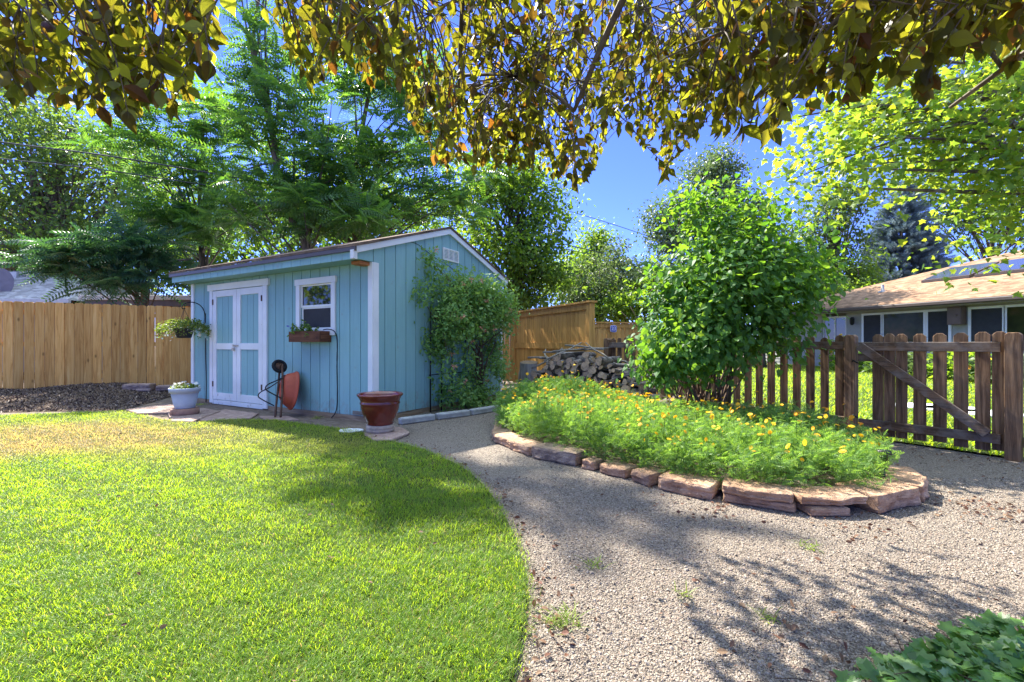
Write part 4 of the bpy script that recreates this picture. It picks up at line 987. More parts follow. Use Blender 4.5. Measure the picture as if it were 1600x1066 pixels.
# ================================================================== LEAF SHAPES
def strip_leaf(ws, droop=.18, fold=.25, n_=None):
    """leaf made of left and right halves along a drooping midrib; ws = half widths"""
    k_ = len(ws); V = []
    for i, w_ in enumerate(ws):
        y = i/(k_-1); z = -droop*y*y
        V += [(-w_, y-.0, z+fold*w_), (0, y, z), (w_, y, z+fold*w_)]
    Q = []
    for i in range(k_-1):
        a, b = 3*i, 3*(i+1); Q += [[a, a+1, b+1, b], [a+1, a+2, b+2, b+1]]
    return (V, [Q])
T_PLUM = strip_leaf([.012,.23,.31,.26,.12,.004], .20, .30); T_PLUM2 = strip_leaf([.012,.21,.30,.26,.14,.01], .38, .48); T_PLUM3 = strip_leaf([.012,.24,.30,.22,.09,.004], -.15, .10)
T_OVAL = strip_leaf([.02,.25,.24,.01], .15, .25)
T_HEART = ([(0,0,0),(.30,-.08,.08),(.44,.18,.12),(.34,.55,.05),(0,1,-.16),(-.34,.55,.05),(-.44,.18,.12),(-.30,-.08,.08),(0,.45,-.03)], [[[0,1,2,8],[8,2,3,4],[8,4,5,6],[0,8,6,7]]])
def star_leaf(pts):
    V = [(0,.25,.02)]+[(x,y,-.12*(x*x+(y-.25)**2)) for x, y in pts]; n_ = len(pts)
    return (V, [[[0, 1+i, 1+(i+1) % n_] for i in range(n_)]])
half = [(.10,.05),(.42,.02),(.30,.22),(.62,.42),(.28,.46),(.24,.62)]
T_MAPLE = star_leaf([(0,0)]+half+[(0,1.0)]+[(-x,y) for x, y in half[::-1]])
half = [(.22,-.08),(.42,.05),(.28,.28),(.50,.45),(.22,.58)]
T_IVY = star_leaf([(0,0)]+half+[(0,1.0)]+[(-x,y) for x, y in half[::-1]])
def frond(npair=10, ll=.23, lw=.042, droop=.38, start=.18):
    V, Q = [], []
    zc = lambda y: -droop*y*y+.06*y
    for i in range(6):
        y = i/5; V += [(-.006, y, zc(y)), (.006, y, zc(y))]
    for i in range(5): Q.append([2*i, 2*i+1, 2*i+3, 2*i+2])
    for k_ in range(npair):
        y = start+(1-start)*k_/(npair-1); l_ = ll*(1-.45*abs(k_/(npair-1)-.35)**1.2*1.6)
        for sg in (-1, 1):
            b = len(V); z0 = zc(y)
            tip = (sg*l_*.93, y+l_*.30, z0-.32*l_); m1 = (sg*l_*.4, y+l_*.10-lw, z0-.04*l_); m2 = (sg*l_*.45, y+l_*.14+lw, z0-.02*l_)
            V += [(sg*.004, y, z0), m1, tip, m2]; Q.append([b, b+1, b+2, b+3] if sg > 0 else [b, b+3, b+2, b+1])
    return (V, [Q])
T_FROND = frond()
T_FERN = frond(6, .36, .05, .25, .15)
def blade():
    V = []; 
    for y, w_ in ((0,.050),(.4,.045),(.75,.03)):
        V += [(-w_, y, -.42*y*y), (w_, y, -.42*y*y)]
    V.append((0, 1.0, -.50)); return (V, [[[0,1,3,2],[2,3,5,4]], [[4,5,6]]])
T_BLADE = blade()
def spruce_twig():
    V, Q = [], []; n_ = 13
    for i in range(n_):
        y = i/n_; l_ = .30*(1-.5*y)
        for k_ in range(4):
            a = k_*math.pi/2+i*.9; dx, dz = math.cos(a), math.sin(a); b = len(V)
            V += [(0,y-.03,0), (dx*l_*.6-dz*.03, y+.1, dz*l_*.6+dx*.03), (dx*l_, y+.22, dz*l_), (dx*l_*.6+dz*.03, y+.1, dz*l_*.6-dx*.03)]; Q.append([b,b+1,b+2,b+3])
    return (V, [Q])
T_SPRUCE = spruce_twig()
T_CHIP = ([(-.5,-.15,0),(.5,-.12,.02),(.45,.15,.0),(-.48,.12,.03),(-.5,-.15,-.12),(.5,-.12,-.1)], [[[0,1,2,3],[4,5,1,0]]])
T_PEB = ([(-.5,-.45,-.1),(.5,-.4,-.1),(.45,.5,-.1),(-.45,.42,-.1),(-.25,-.2,.36),(.28,-.22,.30),(.22,.25,.38),(-.24,.24,.30)], [[[4,5,6,7],[0,1,5,4],[1,2,6,5],[2,3,7,6],[3,0,4,7]]])

# ================================================================== TREES
def curve3(a, b, sag=.15, n_=6, wob=.04):
    a, b = A_(a), A_(b); L = np.linalg.norm(b-a); t = np.linspace(0, 1, n_)[:,None]
    mid = (a+b)/2+A_((0,0,sag*L))+rng.normal(0, wob*L, 3)
    return (1-t)**2*a+2*t*(1-t)*mid+t*t*b
def tree(name, label, base, blobs, T, leafm, barkm, tr_r, size, lpc, cr, cat="tree", group=None, top=None, limbs=.5, droop=.25, upn=.6, shell=.45, axmode="rand", sizevar=.3, trunk_pts=None, extra=None, att=(.35,.8)):
    """blobs: (x,y,z,rx,ry,rz,nclumps)"""
    root = thing(name, label, cat, tuple(base), group)
    base = A_(base); cl = []; ctr = []
    for x, y, z, rx, ry, rz_, n_ in blobs:
        d = norm(rng.normal(size=(n_,3))); r_ = rng.random(n_)**shell
        p_ = A_((x,y,z))+d*r_[:,None]*A_((rx,ry,rz_)); cl.append(p_); ctr.append(np.repeat([(x,y,z)], n_, 0))
    cl = np.vstack(cl); ctr = np.vstack(ctr)
    tops = A_(top) if top is not None else A_((cl[:,0].mean(), cl[:,1].mean(), np.percentile(cl[:,2], 85)))
    tp = smooth_curve(trunk_pts, 5) if trunk_pts is not None else curve3(base, tops, 0, 10, .03)
    tk = MB(); tr = np.linspace(tr_r, tr_r*.22, len(tp)); tr[0] *= 1.35; tk.tube(tp, tr, 10)
    for i in range(len(cl)):
        if rng.random() > limbs: continue
        hz = base[2]+(cl[i][2]-base[2])*rng.uniform(*att); j = int(np.argmin(np.abs(tp[:,2]-hz)+.15*np.linalg.norm(tp-cl[i], axis=1)))
        c_ = curve3(tp[j], cl[i], .06, 7, .06); r0 = min(tr[j]*.5, .012+.008*np.linalg.norm(cl[i]-tp[j]))
        tk.tube(c_, np.linspace(r0, .006, 7), 6)
    if extra:
        for pts_, r0, r1 in extra: c_ = smooth_curve(pts_, 5); tk.tube(c_, np.linspace(r0, r1, len(c_)), 8)
    tk.build("trunk", barkm, root)
    mb = MB(); m_ = len(cl)*lpc
    off = rng.normal(size=(m_,3))*A_((1,1,.7))*cr*rng.uniform(.6,1.3,(len(cl),1)).repeat(lpc, 0)
    cc = np.repeat(cl, lpc, 0); ps = cc+off; out = norm(ps-np.repeat(ctr, lpc, 0))
    if axmode == "radial": ax = norm(off*A_((1,1,.35))+A_((0,0,.12*cr)))
    else: ax = norm(.5*out+.8*rng.normal(size=(m_,3))-A_((0,0,droop*2)))
    nr = norm(rng.normal(size=(m_,3))*.7+A_((0,0,upn*2)))
    if axmode == "radial": ps = cc+off*.25
    mb.scatter(T, ps, ax, nr, size*rng.uniform(1-sizevar, 1+sizevar, m_))
    mb.build("crown", leafm, root)
    return root
def at(px, py, Y): return P(px, py, Y)
def bl(px, py, Y, rx, ry, rz_, n_): return (*P(px, py, Y), rx, ry, rz_, n_)

AIL = dict(T=T_FROND, leafm=M['ailanthus'], barkm=M['bark'], axmode="radial", limbs=.34, shell=.6, att=(.5,.92))
GA = "feather leaved trees behind the shed"
b0 = P(478, 380, 11.2)
tree("feather_leaved_tree", "tall feather leaved tree whose forked grey trunk rises behind the shed roof", (b0[0], 11.2, 0),
     [bl(450,290,11.0,1.9,1.4,1.3,30), bl(415,180,11.2,1.2,1.0,1.5,22), bl(395,70,11.2,.7,.7,1.3,12), bl(520,230,11.4,1.3,1.0,1.5,20), (-6.5,11.2,10.0,.4,.4,.9,4), (-6.8,11.2,11.6,.8,.5,.35,7), (-6.0,11.4,11.6,.5,.5,.3,4), (-6.1,11.5,12.7,.5,.4,.3,4), bl(540,335,10.8,1.6,.9,.6,18)],
     tr_r=.13, size=.62, lpc=11, cr=.34, group=None,
     trunk_pts=[(b0[0]+.2,11.2,0), P(482,400,11.2), P(458,345,11.2), P(436,300,11.2), P(428,220,11.2), P(410,140,11.2), P(396,60,11.2), (-6.2,11.2,9.6)],
     extra=[([P(460,350,11.2), P(485,325,11.1), P(530,310,11), P(575,300,11)], .06, .02), ([P(433,260,11.2), P(420,255,11.1), P(385,265,11)], .045, .015)], **AIL)
tree("feather_leaved_tree", "feather leaved tree with twin upright grey stems just right of the shed's middle", (*P(560,500,12.8)[:2], 0),
     [bl(600,250,12.8,1.9,1.4,1.5,30), bl(560,120,12.6,1.6,1.2,1.5,26), bl(640,150,12.8,1.4,1.1,1.4,20), bl(690,290,12.4,1.2,1.0,1.3,16), bl(590,330,12.2,1.8,1.0,.7,18), bl(480,330,12.4,1.4,.9,.8,16)],
     tr_r=.15, size=.64, lpc=11, cr=.36,
     trunk_pts=[(*P(560,500,12.8)[:2],0), P(558,400,12.8), P(553,320,12.8), P(556,260,12.8), P(570,180,12.8), P(590,80,12.8)],
     extra=[([P(558,390,12.8), P(515,340,12.7), P(506,280,12.7), P(505,180,12.7)], .09, .03), ([P(553,280,12.8), P(585,245,12.5), P(640,235,12.3)], .05, .02)], **AIL)
tree("feather_leaved_tree", "feather leaved tree with a pale stem rising over the carport", (*P(318,500,13)[:2], 0),
     [bl(310,290,12.8,1.7,1.3,1.5,28), bl(330,190,13,1.5,1.1,1.4,20), bl(230,230,12.6,1.6,1.2,1.4,22), bl(270,350,12.2,1.5,.9,.9,20), bl(370,330,12.2,1.3,.9,.9,16)],
     tr_r=.11, size=.62, lpc=11, cr=.34, trunk_pts=[(*P(318,500,13)[:2],0), P(318,430,13), P(314,380,13), P(312,300,13), P(318,200,13)], **AIL)
tree("feather_leaved_tree", "low spreading dark feather leaved tree drooping over the cedar fence", (*P(225,500,11.6)[:2], 0),
     [bl(160,395,11.2,1.3,.8,.55,22), bl(110,420,11.0,1.0,.5,.35,10), bl(235,400,11.4,1.1,.7,.6,15), bl(190,440,11.0,.9,.4,.25,10)],
     tr_r=.10, size=.55, lpc=14, cr=.36, trunk_pts=[(*P(225,500,11.6)[:2],0), P(225,450,11.6), P(215,410,11.5), P(200,370,11.4)],
     extra=[([P(222,440,11.6), P(260,412,11.5), P(300,405,11.5)], .05, .02)], **dict(AIL, leafm=M['ailanthus_dark']))
tree("leafy_tree", "bushy bright green tree right of the shed roof with a dark bent limb", (*P(800,500,14.5)[:2], 0),
     [bl(790,400,14.2,1.6,1.3,1.2,60), bl(830,330,14.5,1.2,1.1,1.4,50), bl(760,300,14.8,1.3,1.1,1.3,46), bl(850,420,14.2,.9,.9,.9,30), bl(800,260,14.8,1.0,1.0,.9,26), bl(815,470,14.0,.8,.6,.5,16)],
     T_LEAF, M['green_leaf'], M['bark_dark'], .14, .135, 62, .34, trunk_pts=[(*P(812,560,14.5)[:2],0), P(808,460,14.5), P(822,410,14.5), P(812,350,14.5), P(800,270,14.6)], limbs=.6)
tree("leafy_tree", "large small leaved old tree with thick brown limbs at the far left", (-19.5,20,0),
     [bl(40,300,20,3.2,2.5,2.5,90), bl(150,250,20.5,3.0,2.5,2.4,75), bl(20,180,20,2.6,2.2,2.2,55), bl(120,380,19,3.6,1.6,1.3,60), bl(-120,260,20,3,2.5,3,50), bl(230,320,20,2.4,1.8,2,40)],
     T_LEAF, M['elm_leaf'], M['bark'], .32, .19, 62, .62, limbs=.35,
     trunk_pts=[P(105,540,20), P(100,400,20), P(85,340,20), P(90,280,20), P(110,200,20)],
     extra=[([P(98,370,20), P(60,320,19.8), P(50,260,19.6)], .22, .08), ([P(100,390,20), P(160,330,20), P(200,250,20)], .2, .06)])
GB = None
tree("leafy_tree", "dense green tree standing far behind the middle of the shed roof", (*P(400,500,21)[:2], 0), [bl(380,380,20,4.0,2.0,2.4,70), bl(520,360,20,4.2,2.0,2.6,70), bl(650,340,21,3.2,2,3.0,60), bl(300,400,20,3,2,2,40)],
     T_LEAF, M['green_leaf'], M['bark_dark'], .25, .22, 56, .6, limbs=.25)
tree("leafy_tree", "pointed light green tree against the blue sky left of the tall grey green poplar", (*P(925,500,27)[:2], 0), [bl(925,410,27,1.6,1.5,1.4,44), bl(928,372,27,.8,.8,.9,18), bl(885,430,26,1.5,1.2,1.2,34), bl(970,440,26,1.4,1.2,1.1,30)],
     T_LEAF, M['green_leaf'], M['bark_dark'], .2, .2, 56, .42, limbs=.2)
tree("poplar_tree", "tall upright grey green tree behind the big shrub", (*P(1105,500,24)[:2], 0), [bl(1105,330,24,2.2,1.8,2.7,120), bl(1125,270,24,1.2,1.2,1.4,40), bl(1050,360,24,1.6,1.4,1.8,60), bl(1165,360,24,1.6,1.4,1.9,60), bl(1100,430,23,3.0,1.5,1.6,60), bl(1000,430,24.5,1.5,1.2,1.0,22)],
     T_LEAF, M['grey_leaf'], M['bark'], .25, .16, 70, .42, limbs=.3)
tree("leafy_tree", "dark loose crowned tree standing left of the blue spruce", (*P(1300,500,27)[:2], 0), [bl(1290,350,27,2.2,1.8,2.0,60), bl(1240,400,27,2.2,1.6,1.6,46), bl(1330,310,27,1.4,1.3,1.3,30), bl(1300,430,26,3,1.5,1.2,40)],
     T_LEAF, M['dark_leaf'], M['bark_dark'], .22, .18, 56, .46, limbs=.5, trunk_pts=[P(1310,540,27), P(1305,440,27), P(1298,380,27), P(1290,320,27)])
# blue spruce: whorls of drooping branches
sp = P(1408, 540, 31); sp_top = 1+(538-288)/F*31
root = thing("blue_spruce", "blue grey spruce rising behind the tan roof", "tree", (sp[0], 31, 0))
mb = MB(); mb.tube([(sp[0],31,0),(sp[0],31,sp_top)], [.28,.03], 8); mb.build("trunk", M['bark_dark'], root)
ps, ax = [], []
for z in np.linspace(1.5, sp_top-.1, 34):
    rad_ = 4.2*(1-(z/sp_top))**.85+.12
    nb_ = int(7+rad_*5)
    for k_ in range(nb_):
        t = rng.random()*6.28; L = rad_*rng.uniform(.75,1.1)
        m_ = max(3, int(L*7)); f = np.linspace(.25, 1, m_)
        d = A_((math.cos(t), math.sin(t), 0))
        for f_ in f:
            p_ = A_((sp[0],31,z))+d*L*f_+A_((0,0,-.22*L*f_+.16*L*f_*f_))+rng.normal(0,.09,3)
            ps.append(p_); ax.append(d+A_((rng.normal(0,.5), rng.normal(0,.5), .25)))
mb = MB(); mb.scatter(T_SPRUCE, ps, norm(ax), (0,0,1), rng.uniform(.38,.62,len(ps))); mb.build("crown", M['spruce'], root)
# bushes and small trees behind the fences
tree("bush", "pale silvery green bush rising behind the stained fence panel", (*P(935,520,16)[:2], 0), [bl(930,450,16,1.3,1.0,1.0,60), bl(975,440,16,.9,.8,.8,34), bl(890,480,15.6,.8,.7,.9,30), bl(960,400,16.5,.3,.3,.7,12)], T_LEAF, M['silver_leaf'], M['bark_dark'], .07, .11, 60, .26, cat="bush", limbs=.3)
tree("bush", "mid green bush behind the low fence run with the blue plaque", (*P(1000,520,15.2)[:2], 0), [bl(960,480,15.2,1.1,.8,.6,40), bl(1010,470,15.2,1.0,.8,.9,36), bl(890,440,17,.9,.8,.9,26)], T_LEAF, M['green_leaf'], M['bark_dark'], .06, .11, 60, .26, cat="bush", limbs=.3)
tree("leafy_tree", "green tree between the dark tree and the spruce with a pale stem", (*P(1352,500,25)[:2], 0), [bl(1345,430,25,1.1,1.0,1.3,34), bl(1330,460,24,1.2,.8,.7,22)], T_LEAF, M['green_leaf'], M['bark'], .16, .17, 50, .36, limbs=.2)
tree("leafy_tree", "dark green tree high behind the ridge of the tan roof", (*P(1560,500,34)[:2], 0), [bl(1500,330,34,3.5,2.5,2.5,60), bl(1600,330,34,3.8,2.5,3,60), bl(1700,330,34,4,2.5,3,40), bl(1450,270,35,2.5,2,2,34)], T_LEAF, M['dark_leaf'], M['bark_dark'], .3, .24, 56, .6, limbs=.25)
tree("leafy_tree", "green tree rising in the gap between the low fence run and the big shrub's top", (*P(1190,500,19)[:2], 0), [bl(1230,440,19,1.6,1.0,1.0,36), bl(1170,440,19,1.4,1.0,1.2,34)], T_LEAF, M['elm_leaf'], M['bark_dark'], .15, .16, 56, .4, limbs=.2)
tree("leafy_tree", "round green tree left of the carport behind the grey roof", (*P(60,500,24)[:2], 0), [bl(60,380,24,3.2,2,1.6,60), bl(170,400,23,3.2,2,1.6,50), bl(-60,360,24,3.2,2,2,40)], T_LEAF, M['green_leaf'], M['bark_dark'], .2, .2, 60, .6, limbs=.2)
# near maple on the right, its trunk beyond the frame
mt = (8.6,6.9,0)
tree("maple_tree", "yellow green maple reaching into the frame from the right over the gate", mt,
     [bl(1330,220,6.2,.75,.7,.60,26), bl(1275,270,6.0,.38,.4,.24,9), bl(1420,180,6.4,1.0,.9,.8,40), bl(1400,110,6.8,1.0,.9,.6,26), bl(1530,220,6.5,1.1,.9,.9,46), bl(1605,290,6.3,.65,.8,.55,20), bl(1580,90,7,1.4,1.2,1.0,46), bl(1700,200,7,1.6,1.5,1.6,60), bl(1850,100,7.5,2,2,1.8,50), bl(1545,385,6.0,.22,.25,.15,4)],
     T_MAPLE, M['maple_leaf'], M['bark'], .17, .092, 34, .36, trunk_pts=[mt, (8.5,6.9,1.5), (8.2,7.0,3.0), (7.9,7.0,4.6), (7.6,7.1,6.0)], limbs=.3, droop=.2, att=(1.05,1.3),
     extra=[([(8.1,7.0,3.4),(6.8,6.6,4.1),(5.2,6.3,4.3),(3.9,6.2,4.1)], .05, .008)])
# tree at the side of the lawn, seen mirrored in the shed window
tree("leafy_tree", "round tree at the left side of the lawn mirrored in the shed window", (-13.5,4.2,0), [(-13.5,4.2,3.6,1.8,1.8,1.7,46)], T_LEAF, M['green_leaf'], M['bark_dark'], .14, .2, 40, .42, limbs=.3)

# ================================================================== PLUM overhanging the camera
def plum():
    base = A_((1.9,-1.3,0)); root = thing("plum_tree", "bronze leaved plum tree whose boughs hang across the top of the picture", "tree", tuple(base))
    tk = MB(); trunk = smooth_curve([base, (1.85,-1.25,.9), (1.75,-1.1,1.7), (1.6,-.8,2.5)], 5); tk.tube(trunk, np.linspace(.13,.09,len(trunk)), 12)
    fork = A_((1.7,-1.0,2.0))
    limbs_ = []
    for pts_, r0 in (
        ([fork,(1.5,-.1,2.9),(1.05,1.1,3.15),(.60,2.05,2.75),(.34,2.5,2.28)], .05),
        ([fork,(1.8,0,2.8),(1.75,1.2,3.0),(1.62,2.0,2.62),(1.28,2.5,2.30)], .05),
        ([fork,(.7,-.2,3.1),(-.4,1.0,3.5),(-1.3,1.9,3.3),(-2.0,2.3,2.9)], .055),
        ([fork,(.3,-.4,3.2),(-1.0,.5,3.7),(-2.4,1.4,3.4),(-3.3,2.0,2.9)], .05),
        ([fork,(2.4,.1,2.7),(2.75,1.2,2.9),(2.7,2.1,2.6),(2.5,2.6,2.35)], .045),
        ([fork,(1.2,.2,3.3),(.4,1.6,3.6),(-.2,2.5,3.3),(-.35,3.0,2.7)], .045),
        ([fork,(2.6,-.4,2.8),(3.4,.7,3.0),(3.6,1.8,2.8)], .045)):
        c_ = smooth_curve(pts_, 8); tk.tube(c_, np.linspace(r0, .010, len(c_)), 8); limbs_.append(c_)
    allp = np.vstack(limbs_)
    # lower envelope of the crown: (photo column, photo row of the hanging tips, thickness above, density)
    env = [(-250,120,.5,.45),(-60,140,.40,.5),(40,135,.36,.55),(110,150,.40,.62),(200,160,.42,.68),(290,150,.36,.62),(330,120,.26,.5),(350,-40,.2,.05),(395,-90,.2,.05),(430,-60,.2,.1),(450,60,.25,.6),(466,110,.30,.85),(510,120,.3,.8),(530,60,.3,.6),(570,115,.35,.8),(620,115,.38,.9),(640,160,.4,.9),(665,225,.5,1.1),(700,250,.65,1.35),(760,250,.75,1.6),(840,250,.85,1.7),(900,285,.85,1.7),(925,255,.8,1.5),(945,180,.7,1.4),(1000,205,.75,1.4),(1040,270,.75,1.4),(1070,215,.7,1.3),(1100,195,.65,1.3),(1150,190,.65,1.3),(1210,190,.6,1.2),(1235,150,.6,1.2),(1290,140,.6,1.2),(1340,135,.55,1.2),(1380,90,.5,1.2),(1410,115,.5,1.2),(1450,140,.5,1.2),(1475,70,.45,1.1),(1540,70,.45,1.1),(1590,85,.45,1.1),(1660,60,.5,1),(1850,60,.5,.8)]
    ex = A_([e_[0] for e_ in env]); ey = A_([e_[1] for e_ in env]); et = A_([e_[2] for e_ in env]); ed = A_([e_[3] for e_ in env])
    lp, la, ln, ls = [], [], [], []; fr = []
    def sprig(tip, base_, nl, sz):
        d = tip-base_; L = np.linalg.norm(d)
        c_ = curve3(base_, tip, .10, 6, .05); tk.tube(c_, np.linspace(.0045,.0016,6), 4)
        f = np.linspace(.22, 1.0, nl)
        for i, f_ in enumerate(f):
            x_ = f_*5; j = min(4, int(x_)); p_ = c_[j]+(c_[j+1]-c_[j])*(x_-j)
            t = norm(c_[j+1]-c_[j]); sd = norm(np.cross(t, (0,0,1))+rng.normal(0,.5,3))*(1 if i % 2 else -1)
            lp.append(p_); la.append(norm(t*.55+sd*.85+A_((0,0,-.45))+rng.normal(0,.32,3))); ln.append(norm(rng.normal(0,1,3)+A_((0,0,.6)))); ls.append(sz*rng.uniform(.5,1.25))
        lp.append(tip); la.append(norm(norm(d)+A_((0,0,-.6)))); ln.append(norm(rng.normal(0,1,3))); ls.append(sz)
    n_s = 0; tries = 0; bunch = []
    while n_s < 1060 and tries < 36000:
        tries += 1
        px = rng.uniform(-250, 1850); dn = np.interp(px, ex, ed)
        if rng.random()*1.6 > dn: continue
        yb = np.interp(px, ex, ey); th = np.interp(px, ex, et)
        Y = rng.uniform(1.75, 2.9) if px > 380 else rng.uniform(1.5, 2.4)
        if 640 < px < 1110: Y = rng.uniform(2.2, 3.9)
        zt = HC+(HY-yb)/F*Y
        tip = A_(((px-800)/F*Y, Y, zt-.03+th*1.35*rng.random()**1.5))
        bs = tip+A_((rng.normal(0,.14), -rng.uniform(.0,.20)+rng.normal(0,.1), rng.uniform(.20,.36)))
        sprig(tip, bs, int(rng.integers(8,13)), .070 if px < 420 else (.069 if px < 1110 else .078)); bunch.append(bs); n_s += 1
    # twigs joining the sprigs to the boughs
    B_ = np.array(bunch); left = list(range(len(B_))); rng.shuffle(left)
    hubs = B_[left[:90]]+rng.normal(0,.05,(90,3))+A_((0,0,.10))
    for h_ in hubs:
        j = int(np.argmin(np.linalg.norm(allp-h_, axis=1)+.25*(allp[:,1]-h_[1]).clip(0))); c_ = curve3(allp[j], h_, .10, 8, .05); tk.tube(c_, np.linspace(.012,.0045,8), 5)
    for b_ in B_:
        j = int(np.argmin(np.linalg.norm(hubs-b_, axis=1))); tk.tube(curve3(hubs[j], b_, .08, 5, .06), np.linspace(.0045,.003,5), 4)
    # upper crown beyond the top of the frame
    n_ = 2600; bx = rng.uniform(-3.4,3.4,n_); by = rng.uniform(-1.2,1.9,n_); bz = 3.0+rng.random(n_)*.9-.10*np.abs(bx)+.1*by
    keep = (bz-1)/np.maximum(.3, by) > .80; keep &= rng.random(n_) < np.where(bx < -1, .45, 1.0)
    up_p = np.stack([bx,by,bz], -1)[keep]
    m2 = 2600; b2 = np.stack([rng.uniform(-2.8,3.4,m2), rng.uniform(.9,3.0,m2), rng.uniform(2.3,3.9,m2)], -1); k2 = ((b2[:,2]-1)/b2[:,1] > .77) & (b2[:,2] < 3.9-.12*np.abs(b2[:,0])) & (rng.random(m2) < np.where(b2[:,0] < -.8, .35, .8))
    up_p = np.vstack([up_p, b2[k2]])
    for p_ in up_p: lp.append(p_); la.append(norm(rng.normal(0,1,3)+A_((0,0,-.5)))); ln.append(norm(rng.normal(0,1,3)+A_((0,0,.8)))); ls.append(.085*rng.uniform(.7,1.2))
    tk.build("trunk", M['bark'], root)
    mb = MB(); lp, la, ln, ls = map(np.array, (lp, la, ln, ls)); kk = rng.integers(0, 3, len(lp))
    for q_, T_ in enumerate((T_PLUM, T_PLUM2, T_PLUM3)): mb.scatter(T_, lp[kk == q_], la[kk == q_], ln[kk == q_], ls[kk == q_]); mb.build("crown", M['plum_leaf'], root)
    for px, py, Y in ((74,42,1.75),(128,48,1.8),(847,24,2.3),(700,165,2.4),(1215,40,2.2)):
        p_ = P(px, py, Y); mb = MB(); mb.lathe((p_[0],p_[1],p_[2]-.018), [(.0,0),(.010,.002),(.016,.010),(.018,.019),(.015,.029),(.007,.035),(0,.034)], 16); mb.tube([(p_[0],p_[1],p_[2]+.015),(p_[0],p_[1],p_[2]+.06)], .0015, 4); mb.build("plum", M['plum_fruit'], root)
plum()

# ================================================================== THE BIG SHRUB
def shrub():
    c = A_((2.30,5.45,0)); root = thing("lilac_shrub", "big rounded many stemmed shrub with heart shaped leaves behind the marigolds", "shrub", tuple(c))
    tk = MB(); tips = []
    for k_ in range(46):
        b = c+A_((rng.normal(0,.20), rng.normal(0,.14), 0)); t = rng.random()*6.28; sp_ = rng.uniform(.2,1.0)
        e = c+A_((math.cos(t)*1.05*sp_-.05, math.sin(t)*.75*sp_, rng.uniform(1.0,2.2)-.55*sp_+.15))
        c_ = curve3(b, e, .06, 9, .05); tk.tube(c_, np.linspace(rng.uniform(.010,.02),.004,9), 6); tips += list(c_[4:])
    for px_, py_, Y_ in ((1095,330,5.2),(1130,320,5.4),(1060,350,5.3),(1180,345,5.3),(1230,370,5.2)):
        e = A_(P(px_,py_,Y_)); c_ = curve3(c+rng.normal(0,.1,3)*A_((1,1,0)), e, .05, 9, .02); tk.tube(c_, np.linspace(.014,.003,9), 6); tips += list(c_[5:])
    tk.build("stems", M['twig'], root)
    tips = np.array(tips)
    blobs = [bl(1125,460,5.0,.70,.70,.60,110), bl(1180,430,5.1,.75,.65,.50,80), bl(1130,375,5.2,.46,.45,.34,32), bl(1075,520,4.9,.42,.55,.36,60), bl(1228,455,5.1,.36,.5,.30,40), bl(1200,520,5.0,.55,.55,.26,36), bl(1090,556,4.9,.55,.5,.15,32), bl(1055,440,5.1,.28,.4,.34,22), bl(1040,562,4.9,.22,.35,.20,20),
             bl(1095,310,5.3,.06,.1,.30,7), bl(1070,335,5.3,.06,.1,.2,6), bl(1140,325,5.3,.08,.1,.25,8), bl(1190,345,5.3,.08,.1,.22,8)]
    P_, C_ = [], []
    for x, y, z, rx, ry, rz_, n_ in blobs:
        d = norm(rng.normal(size=(n_,3))); r_ = rng.random(n_)**.4; P_.append(A_((x,y,z))+d*r_[:,None]*A_((rx,ry,rz_))); C_.append(np.repeat([(x,y,z)], n_, 0))
    P_ = np.vstack(P_); C_ = np.vstack(C_)
    lpc = 29; m_ = len(P_)*lpc; off = rng.normal(size=(m_,3))*A_((.14,.14,.11)); ps = np.repeat(P_, lpc, 0)+off; out = norm(ps-A_((2.30,5.45,1.35)))
    ax = norm(out*.6+rng.normal(0,.55,(m_,3))+A_((0,0,-.55))); nr = norm(out*.9+rng.normal(0,.5,(m_,3))+A_((0,0,.8)))
    mb = MB(); mb.scatter(T_HEART, ps, ax, nr, .064*rng.uniform(.45,1.35,m_)); mb.build("foliage", M['lilac_leaf'], root)
    tw = MB()
    for p_ in P_[::2]:
        j = int(np.argmin(np.linalg.norm(tips-p_, axis=1))); tw.tube(curve3(tips[j], p_, .05, 5, .05), np.linspace(.005,.002,5), 4)
    tw.build("twigs", M['twig'], root)
shrub()

